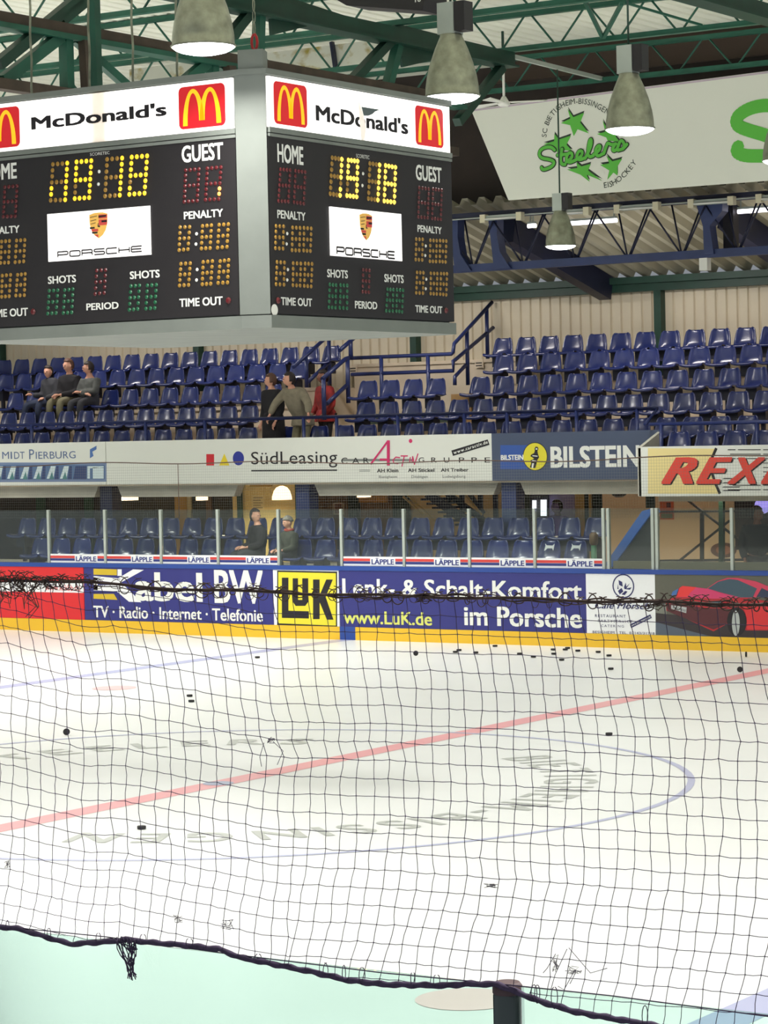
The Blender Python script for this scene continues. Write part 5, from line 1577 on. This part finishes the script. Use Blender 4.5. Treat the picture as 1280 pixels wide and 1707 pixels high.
    for s_ in 'LR':
        av('hip' + s_, V['hip' + s_], 0.105); av('kn' + s_, V['kn' + s_], 0.078); av('an' + s_, V['kn' + s_].lerp(V['an' + s_], 0.93), 0.066)
        e('pel', 'hip' + s_); e('hip' + s_, 'kn' + s_); e('kn' + s_, 'an' + s_)
    fuse('trousers', [skin_mesh(verts, edges, rad)], 0.016 * k, trouser, p)
    for s_ in 'LR':
        a_ = V['an' + s_]
        mb = MB()
        mb.ball(a_ + Vector((0, -0.06, -0.045)) * k, 0.05 * k, 0.13 * k, 0.045 * k, 14)
        mb.ball(a_ + Vector((0, 0.01, -0.01)) * k, 0.05 * k, 0.06 * k, 0.06 * k, 12)
        mb.build('shoe', shoe, p)
    if collar:
        nk = V['chest'].lerp(V['neck'], 0.85)
        MB().tube([nk + Vector((0.075 * math.cos(i * PI / 6), 0.075 * math.sin(i * PI / 6), 0.01 * math.sin(i))) * k for i in range(12)], 0.03 * k, 8, closed=True).build('scarf', collar, p)
    p.location = loc
    p.rotation_euler = (0, 0, rz)
    return p
def stand(lean=0.0, **kw):
    J = dict(pel=(0, 0.02, 0.95), chest=(0, -0.25 * lean, 1.33), neck=(0, -0.33 * lean - 0.01, 1.5), head=(0, -0.38 * lean - 0.03, 1.625), shL=(0.19, -0.25 * lean, 1.39), shR=(-0.19, -0.25 * lean, 1.39),
             elL=(0.24, 0.02, 1.12), elR=(-0.24, 0.02, 1.12), haL=(0.22, -0.14, 0.9), haR=(-0.22, -0.14, 0.9), hipL=(0.09, 0.02, 0.9), hipR=(-0.09, 0.02, 0.9), knL=(0.1, -0.02, 0.5), knR=(-0.1, -0.02, 0.5), anL=(0.11, 0.03, 0.09), anR=(-0.11, 0.03, 0.09))
    J.update(kw)
    return J
def sit(**kw):                                            # seat top at z = 0.43, back of the seat at y = 0
    J = dict(pel=(0, -0.16, 0.61), chest=(0, -0.14, 0.94), neck=(0, -0.16, 1.11), head=(0, -0.19, 1.235), shL=(0.18, -0.15, 0.99), shR=(-0.18, -0.15, 0.99), elL=(0.205, -0.2, 0.72), elR=(-0.205, -0.2, 0.72), haL=(0.1, -0.45, 0.69), haR=(-0.1, -0.45, 0.69),
             hipL=(0.09, -0.2, 0.6), hipR=(-0.09, -0.2, 0.6), knL=(0.12, -0.6, 0.57), knR=(-0.12, -0.6, 0.57), anL=(0.12, -0.62, 0.1), anR=(-0.12, -0.62, 0.1))
    J.update(kw)
    return J
CH = dict(dark=pm('charcoal_cloth', 58, 58, 64, 0.9), black=pm('black_wool', 30, 28, 32, 0.9), khaki=pm('khaki_cloth', 122, 116, 92, 0.9), grey=mat('grey_green_jacket', s2l(84, 86, 84), 0.9, var=0.2, scale=14), brown=mat('taupe_jacket', s2l(124, 116, 98), 0.9, var=0.15, scale=12),
          denim=pm('dark_denim', 52, 60, 84, 0.9), red=mat('red_black_jacket', s2l(140, 34, 34), 0.8, var=0.6, scale=7), olive=pm('olive_jacket', 62, 64, 56, 0.9), hair=pm('dark_hair', 38, 28, 26, 0.6), hairb=pm('brown_hair', 84, 54, 40, 0.6), beanie=mat('grey_knit', s2l(138, 132, 124), 0.95, var=0.2, scale=40), shoe=pm('dark_shoe', 36, 34, 36, 0.6))
for nm in ('dark', 'black', 'khaki', 'denim', 'olive'): pass
sy, sz = 19.7, 3.47
person('person in dark jacket and jeans slouching, first of the sitting trio', sit(haL=(0.16, -0.5, 0.67), haR=(-0.24, -0.46, 0.75), knR=(-0.3, -0.56, 0.56), anR=(-0.36, -0.6, 0.1), head=(-0.03, -0.2, 1.19)), (-18.55, sy, sz), -0.15, SKIN, CH['dark'], CH['denim'], CH['shoe'], CH['hair'], 0.25, group='three people sitting together')
person('person in black sweater and khaki trousers, middle of the sitting trio', sit(haL=(0.02, -0.52, 0.69), haR=(-0.06, -0.5, 0.67)), (-18.09, sy, sz), 0.0, SKIN, CH['black'], CH['khaki'], CH['shoe'], CH['hairb'], -0.3, k=1.05, group='three people sitting together')
person('person in grey jacket with folded arms, last of the sitting trio', sit(elL=(0.21, -0.24, 0.76), elR=(-0.2, -0.24, 0.76), haL=(-0.1, -0.36, 0.77), haR=(0.1, -0.37, 0.73)), (-17.6, sy, sz), 0.0, SKIN, CH['grey'], CH['dark'], CH['shoe'], CH['hair'], -0.9, group='three people sitting together')
person('person in long black coat standing at the rail, looking sideways', stand(haL=(0.2, -0.1, 0.88), haR=(-0.2, -0.1, 0.88)), (-12.12, 17.95, 2.67), -0.3, SKIN, CH['black'], CH['black'], CH['shoe'], CH['hairb'], -0.9, coat_len=0.5)
person('person in taupe jacket leaning with both hands on the blue rail', stand(0.7, elL=(0.36, -0.24, 1.2), elR=(-0.36, -0.24, 1.2), haL=(0.42, -0.33, 0.99), haR=(-0.42, -0.33, 0.99), pel=(0, 0.1, 0.95), hipL=(0.09, 0.1, 0.9), hipR=(-0.09, 0.1, 0.9)), (-11.52, 17.93, 2.67), 0.0, SKIN, CH['brown'], CH['khaki'], CH['shoe'], CH['hair'], -1.0, coat_len=0.12)
person('person in red and black jacket on the stairs behind the rail', stand(elL=(0.3, 0.0, 1.12), elR=(-0.3, 0.0, 1.12), haL=(0.2, -0.16, 0.95), haR=(-0.2, -0.16, 0.95)), (at(541, 640, 1, 20.1).x, 20.1, 2.69), -0.5, SKIND, CH['red'], CH['black'], CH['shoe'], CH['hair'], -0.2, coat_len=0.1, k=1.04)
person('child with grey knit hat and red scarf sitting behind the plain pane', sit(), (at(487, 880, 1, 16.5).x, 16.6, 0.74 + 0.03), -0.35, SKIN, CH['olive'], CH['dark'], CH['shoe'], CH['hair'], -0.1, hat=CH['beanie'], collar=pm('red_scarf', 150, 58, 46, 0.9), k=0.86)
person('dark haired person in black coat behind the fourth striped pane', sit(), (at(437, 880, 1, 16.5).x, 16.6, 0.74), -0.5, SKIN, CH['black'], CH['dark'], CH['shoe'], CH['hair'], 1.9, k=0.98)
pw = at(930, 850, 1, 21.2)
person('person in violet light standing before the bright window', stand(), (pw.x, 21.2, 0.3), -0.4, pm('violet_lit_skin', 112, 98, 150, 0.6), pm('violet_lit_shirt', 104, 92, 190, 0.8), CH['dark'], CH['shoe'], CH['hair'], -0.2)  # violet light is put into the skin and shirt colours
pw = at(1262, 880, 1, 17.6)
person('person in dark clothes beyond the last panes near the doorway', stand(), (pw.x, 17.6, 0.3), 0.6, SKIND, CH['black'], CH['black'], CH['shoe'], CH['hair'], 0.8)

# white animal marks on two of the seats behind the glass
for u in (913, 958):
    tgt = at(u, 912, 1, 16.56)
    best = min((o_ for o_ in COL.objects if o_.name.startswith('stadium_seat') and abs(o_.location.y - 16.6) < 0.05), key=lambda o_: abs(o_.location.x - tgt.x))
    bx = best.location.x
    f = Face(1, 16.6 - 0.042)
    zz = tgt.z
    f.poly('emblem', [[(bx + x, zz + z_) for x, z_ in ((-0.1, -0.06), (-0.07, 0.02), (-0.075, 0.06), (-0.05, 0.03), (0.06, 0.025), (0.1, 0.06), (0.085, 0.0), (0.07, -0.06), (0.05, -0.02), (-0.04, -0.02), (-0.07, -0.05))]], PW, best, 0.0, False)

# ================================================================ pucks
flat = [(316, 1160), (319, 1169), (429, 1096), (236, 1380), (1015, 1224), (759, 1087), (765, 1084), (793, 1088), (866, 1090), (889, 1095), (825, 1077), (922, 1083), (923, 1090), (936, 1100), (942, 1083), (946, 1080.5), (963, 1085), (997, 1087), (1015, 1093), (1018, 1115)]
where = ['upper of the pair before the yellow bar logo panel', 'lower of the pair before the yellow bar logo panel', 'alone under the seam of the yellow lettered panel', 'alone nearest the camera, below the red line', 'alone inside the far edge of the big circle',
         'first of the touching pair under the web address', 'second of the touching pair under the web address', 'single under the middle of the two line panel', 'single at the start of the scattered group', 'below the start of the scattered group', 'tight against the yellow kick plate',
         'upper one in the middle of the group', 'lower one in the middle of the group', 'lowest in the middle of the group', 'first of the overlapping pair', 'second of the overlapping pair', 'just past the overlapping pair', 'under the white emblem panel, farther one', 'under the white emblem panel, nearer one', 'lowest one under the white emblem panel']
PK0 = None
for (u, v), wh in zip(flat, where):
    c = at(u, v, 2, 0.012)
    if PK0 is None:
        PK0 = MB().lathe((0, 0, 0), [(0.035, 0), (0.0381, 0.003), (0.0381, 0.0224), (0.035, 0.0254)], 20).build('puck', RUBBER)
        o = PK0
    else:
        o = PK0.copy(); COL.objects.link(o)
    o.location = (c.x, c.y, 0.004)
    tag(o, 'black puck lying flat, ' + wh, 'puck', 'pucks lying on the ice')
for (u, v), wh in (((111, 1220), 'inside the circle beyond the red line'), ((693, 1089), 'under the lime web address'), ((1233, 1116), 'at the far end of the red line'), ((1242, 1091), 'under the car picture')):
    c = at(u, v, 2, 0.04)
    o = PK0.copy(); COL.objects.link(o)
    th = YAW if u != 1242 else YAW + 1.35
    o.rotation_euler = (PI / 2, 0, th)
    o.location = (c.x, c.y, 0.0421)
    tag(o, 'black puck standing on its edge, ' + wh, 'puck', 'pucks standing on edge')

# ================================================================ nets, near glass
# far net above the glass
YN = 15.16
t = thing('safety_net', 'fine grey safety net above the far glass with slack top rope', 'net', (-9, YN, 2.1), 'safety nets')
cu = bpy.data.curves.new('netting', 'CURVE')
cu.dimensions = '3D'
cu.bevel_depth = 0.0011
cu.bevel_resolution = 0
def spl(cu, pts):
    s_ = cu.splines.new('POLY')
    s_.points.add(len(pts) - 1)
    for q, p_ in zip(s_.points, pts): q.co = (*p_, 1)
def curve_mesh(cu, m, t):
    o = bpy.data.objects.new('netting', cu)
    COL.objects.link(o)
    me = bake(o)
    bpy.data.objects.remove(o)
    me.materials.clear()
    return link('netting', me, m, t)
def ztop(x): return 2.87 + 0.02 * math.sin(x * 1.7) + 0.03 * math.sin(x * 0.43 + 1)
x = -19.0
while x < 1.5:
    spl(cu, [(x, YN, 1.95), (x, YN, ztop(x))]); x += 0.045
z = 1.97
while z < 2.84:
    spl(cu, [(-19, YN, z), (1.5, YN, z)]); z += 0.045
curve_mesh(cu, FARNET, t)
MB().tube([(-19 + 0.25 * k, YN, ztop(-19 + 0.25 * k)) for k in range(83)], 0.009, 6).build('top_rope', TWINE, t)
for u in (297,):
    xx = at(u, 790, 1, YN).x
    MB().tube([(xx, YN, 1.95), (xx, YN, ztop(xx))], 0.006, 6).build('tie_cord', TWINE, t)

# near net
YR = -15.035
t = thing('safety_net', 'dark knotted net hanging close in front between two thick ropes', 'net', (11.7, YR, 2.06), 'safety nets')
rng = random.Random(11)
def interp(tab, x):
    if x <= tab[0][0]: return tab[0][1] + (x - tab[0][0]) * (tab[1][1] - tab[0][1]) / (tab[1][0] - tab[0][0])
    for (a, b), (c, d) in zip(tab, tab[1:]):
        if x <= c: return b + (d - b) * (x - a) / (c - a)
    (a, b), (c, d) = tab[-2:]
    return d + (x - c) * (d - b) / (c - a)
TOPR = [(-60, 964), (0, 965), (140, 971), (250, 979), (400, 986), (640, 993), (860, 998), (1000, 1002), (1280, 1008), (1350, 1010)]
BOTR = [(-60, 1540), (0, 1545), (30, 1548), (70, 1560), (118, 1574), (190, 1569), (210, 1566), (250, 1571), (300, 1575), (365, 1582), (400, 1596), (460, 1608), (520, 1620), (580, 1634), (640, 1641), (740, 1643), (780, 1640), (830, 1641), (862, 1654), (900, 1669), (960, 1687), (1040, 1701), (1110, 1713), (1300, 1745), (1350, 1752)]
PROF = [(-60, -10), (15, 0), (145, 31), (195, 27), (455, 66), (640, 66), (1300, 86)]
def spac(x): return 28.9 + max(0, x - 150) / 1130 * 3.6
cols = []
x = -210.0
while x < 1470:
    cols.append(x); x += 23.3 + max(0, x) / 1280 * 6.8
NR = 26
G = {}
cphase = [rng.uniform(0, 6.28) for _ in cols]
for i, x in enumerate(cols):
    for r in range(NR):
        sh = -6.0 * max(0, 6 - r) * (0.7 + 0.3 * math.sin(x / 150)) - (5.5 * max(0, r - 14) if x > 480 else 3.0 * max(0, r - 15))
        xx = x + 30 * 0.7 + sh + rng.uniform(-1.8, 1.8) + 2.5 * math.sin(r * 1.1 + cphase[i] * 0.4 + x / 90)
        if 380 < x < 660 and r >= 8: xx += 10 * math.exp(-(r - 8) / 4)
        yy = 957.4 + interp(PROF, xx) + r * spac(xx) + rng.uniform(-1.3, 1.3)
        G[i, r] = (xx, yy)
def npt(u, v, k=0.0): return at(u, v, 1, YR + 0.012 * math.sin(u / 130 + v / 210) + k)
cu = bpy.data.curves.new('netting', 'CURVE')
cu.dimensions = '3D'
cu.bevel_depth = 0.00085
cu.bevel_resolution = 1
knots = []
inside = lambda p_: interp(TOPR, p_[0]) + 3 < p_[1] < interp(BOTR, p_[0]) - 3
for i in range(len(cols)):
    pts = [G[i, r] for r in range(NR) if inside(G[i, r])]
    if not pts: continue
    full = [(pts[0][0] - 4, interp(TOPR, pts[0][0] - 4))] + pts + [(pts[-1][0] - 3, interp(BOTR, pts[-1][0] - 3))]
    fine = []
    for p_, q in zip(full, full[1:]):
        fine += [p_, ((p_[0] + q[0]) / 2 + rng.uniform(-1.3, 1.3), (p_[1] + q[1]) / 2)]
    spl(cu, [npt(*p_) for p_ in fine + [full[-1]]])
    knots += pts
for r in range(NR):
    run = []
    for i in range(len(cols) + 1):
        ok = i < len(cols) and inside(G[i, r])
        if ok:
            run.append(G[i, r])
        elif len(run) > 1:
            fine = []
            for p_, q in zip(run, run[1:]):
                fine += [p_, ((p_[0] + q[0]) / 2, (p_[1] + q[1]) / 2 + rng.uniform(0, 1.6))]
            spl(cu, [npt(*p_) for p_ in fine + [run[-1]]])
            run = []
        else:
            run = []
curve_mesh(cu, NETM, t)
mb = MB()
for p_ in knots:
    c = npt(*p_, -0.0005)
    v = [mb.b.verts.new(c + Vector(d) * 0.0026) for d in ((1, 0, 0), (0, 1, 0), (-1, 0, 0), (0, -1, 0), (0, 0, 1), (0, 0, -1))]
    for a, b, c_ in ((0, 1, 4), (1, 2, 4), (2, 3, 4), (3, 0, 4), (1, 0, 5), (2, 1, 5), (3, 2, 5), (0, 3, 5)):
        mb.b.faces.new((v[a], v[b], v[c_]))
mb.build('knots', NETM, t)
def ropept(tab, u, du=0, k=0.0): return at(u, interp(tab, u) + du, 1, YR + k)
# upper rope: three strands and a lacing of loose loops
for j, (amp, rad) in enumerate(((1.5, 0.0036), (4.0, 0.0019), (5.5, 0.0013))):
    MB().tube([ropept(TOPR, u, amp * math.sin(u / (37 + 11 * j) + 2 * j) + (1.5 * math.sin(u / 9.0 + j) if j else 0), 0.004 * math.sin(u / 20 + j)) for u in range(-205, 1480, 7)], rad, 6).build('top_rope', TWINE, t)
mb = MB()
u = -200.0
while u < 1470:
    w = rng.uniform(10, 22); h = rng.uniform(7, 17); dn = rng.uniform(4, 14)
    pts = []
    for k in range(17):
        a = 2 * PI * k / 16
        pts.append(ropept(TOPR, u + w * math.sin(a) * 0.7 + k * 0.8, -h * math.cos(a) * (1 if math.cos(a) > 0 else dn / h) + 1, 0.008 * math.sin(a)))
    mb.tube(pts, rng.choice((0.0008, 0.0011, 0.0014)), 5)
    u += rng.uniform(5, 9) if u < 150 or rng.random() < 0.25 else rng.uniform(13, 30)
mb.build('lacing', TWINE, t)
mb = MB()
for u, n, ln in ((30, 12, 40), (5, 8, 60), (80, 6, 26), (52, 8, 70), (705, 7, 18), (1090, 8, 20)):
    for k in range(n):
        q = [ropept(TOPR, u + rng.uniform(-12, 12), -4)]
        for s_ in range(1, 6):
            q.append(ropept(TOPR, u + rng.uniform(-16, 16), -6 + ln * s_ / 5 * rng.uniform(0.3, 1.0), rng.uniform(-0.01, 0.01)))
        mb.tube(q, 0.0011, 5)
mb.build('tangle', TWINE, t)
# lower rope, its cord, ties and tail
MB().tube([ropept(BOTR, u, 0.8 * math.sin(u / 6.0), 0.003 * math.sin(u / 15)) for u in range(-205, 1485, 5)], [0.0072 + 0.0009 * math.sin(u / 4.0) for u in range(-205, 1485, 5)], 8).build('bottom_rope', ROPE, t)
CORD = [(-50, 1535), (50, 1549), (180, 1562), (380, 1590), (640, 1622), (830, 1640), (1020, 1660), (1300, 1697)]
MB().tube([ropept(CORD, u) for u in range(-200, 1480, 15)], 0.0016, 6).build('cord', ROPE, t)
mb = MB()
for u in (12, 82, 165, 240, 318, 432, 541, 573, 604, 690, 730, 890, 896, 925, 1075):
    v0, v1 = interp(CORD, u), interp(BOTR, u)
    L = min(max(v1 - v0, 7), 26)
    a_, s_ = rng.uniform(-5, 5), rng.uniform(2, 5)
    mb.tube([at(u + s_ * math.sin(2 * PI * k / 12) + a_ * k / 12, v1 - L / 2 - (L / 2 + 5) * math.cos(2 * PI * k / 12), 1, YR - 0.002 + 0.01 * math.sin(2 * PI * k / 12)) for k in range(13)], 0.0011, 5)
mb.build('ties', ROPE, t)
mb = MB()
for k in range(26):
    u0 = 205 + rng.uniform(-14, 22)
    q = [at(u0, 1566 + rng.uniform(-5, 5), 1, YR - 0.006)]
    ln = rng.choice((16, 24, 46, 62)) if k > 4 else 64
    tx = 221 + rng.uniform(-5, 5)
    for s_ in range(1, 6):
        f_ = s_ / 5
        q.append(at(u0 + (tx - u0) * f_ + rng.uniform(-4, 4), 1568 + ln * f_ * rng.uniform(0.9, 1.05), 1, YR - 0.006 + rng.uniform(-0.006, 0.006)))
    mb.tube(q, 0.0014, 5)
mb.build('rope_tail', ROPE, t)
PALE = pm('pale_repair_twine', 168, 160, 164, 0.9)
for (u, v, w, h, m) in ((452, 1234, 7, 6, NETM), (296, 1532, 8, 8, PALE), (380, 1541, 13, 9, NETM), (818, 1477, 14, 4, PALE), (926, 1606, 6, 15, PALE), (958, 1617, 20, 7, PALE), (12, 1440, 5, 7, PALE)):
    mb = MB()
    for k in range(4):
        q = [npt(u + rng.uniform(-w, w), v + rng.uniform(-h, h), -0.004) for _ in range(5)]
        mb.tube(q, 0.0008, 5)
    mb.build('repair_knot', m, t)
mb = MB()
for L in ([(926, 1590), (912, 1614), (905, 1622)], [(945, 1582), (925, 1625), (918, 1650)], [(948, 1580), (984, 1622), (1012, 1614)], [(440, 1238), (433, 1262), (436, 1278)], [(455, 1236), (472, 1252), (462, 1275)], [(958, 1617), (940, 1650), (930, 1644)], [(960, 1620), (950, 1640)]):
    mb.tube([npt(*p_, -0.004) for p_ in L], 0.0008, 5)
mb.build('loose_ends', NETM, t)

# near glass with its post
NG = glass('near_shield_glass', (0.82, 0.95, 0.91))
px0 = 12.095
for lab, x0, x1 in (('greenish near glass pane on the rope tail side of the post', 9.0, px0 - 0.04), ('greenish near glass pane beyond the dark post', px0 + 0.04, 15.0)):
    tag(MB().box(x0, x1, -15.006, -14.994, 1.19, 2.062).build('glass_screen', NG), lab, 'glass pane', 'panes of the near glass')
t = thing('glass_post', 'dark round post with cap holding the near glass panes', 'glass post', (px0, -15.0, 1.19))
MB().lathe((px0, -15.0, 1.19), [(0.033, 0), (0.033, 0.85), (0.031, 0.858)], 32).build('shaft', STEELPOST, t)
MB().lathe((px0, -15.0, 2.04), [(0.03, 0), (0.034, 0.006), (0.034, 0.022), (0.028, 0.03)], 32).build('cap', pm('brown_cap', 104, 82, 84, 0.6), t)
t = thing('rink_board', 'near side rink board below the greenish panes', 'rink board', (11, -15.06, 0))
MB().box(2, 22, -15.1, -15.0, 0, 1.15).build('core', WHITE, t)
MB().box(2, 22, -15.12, -14.98, 1.15, 1.19).build('cap_rail', CAPB, t)
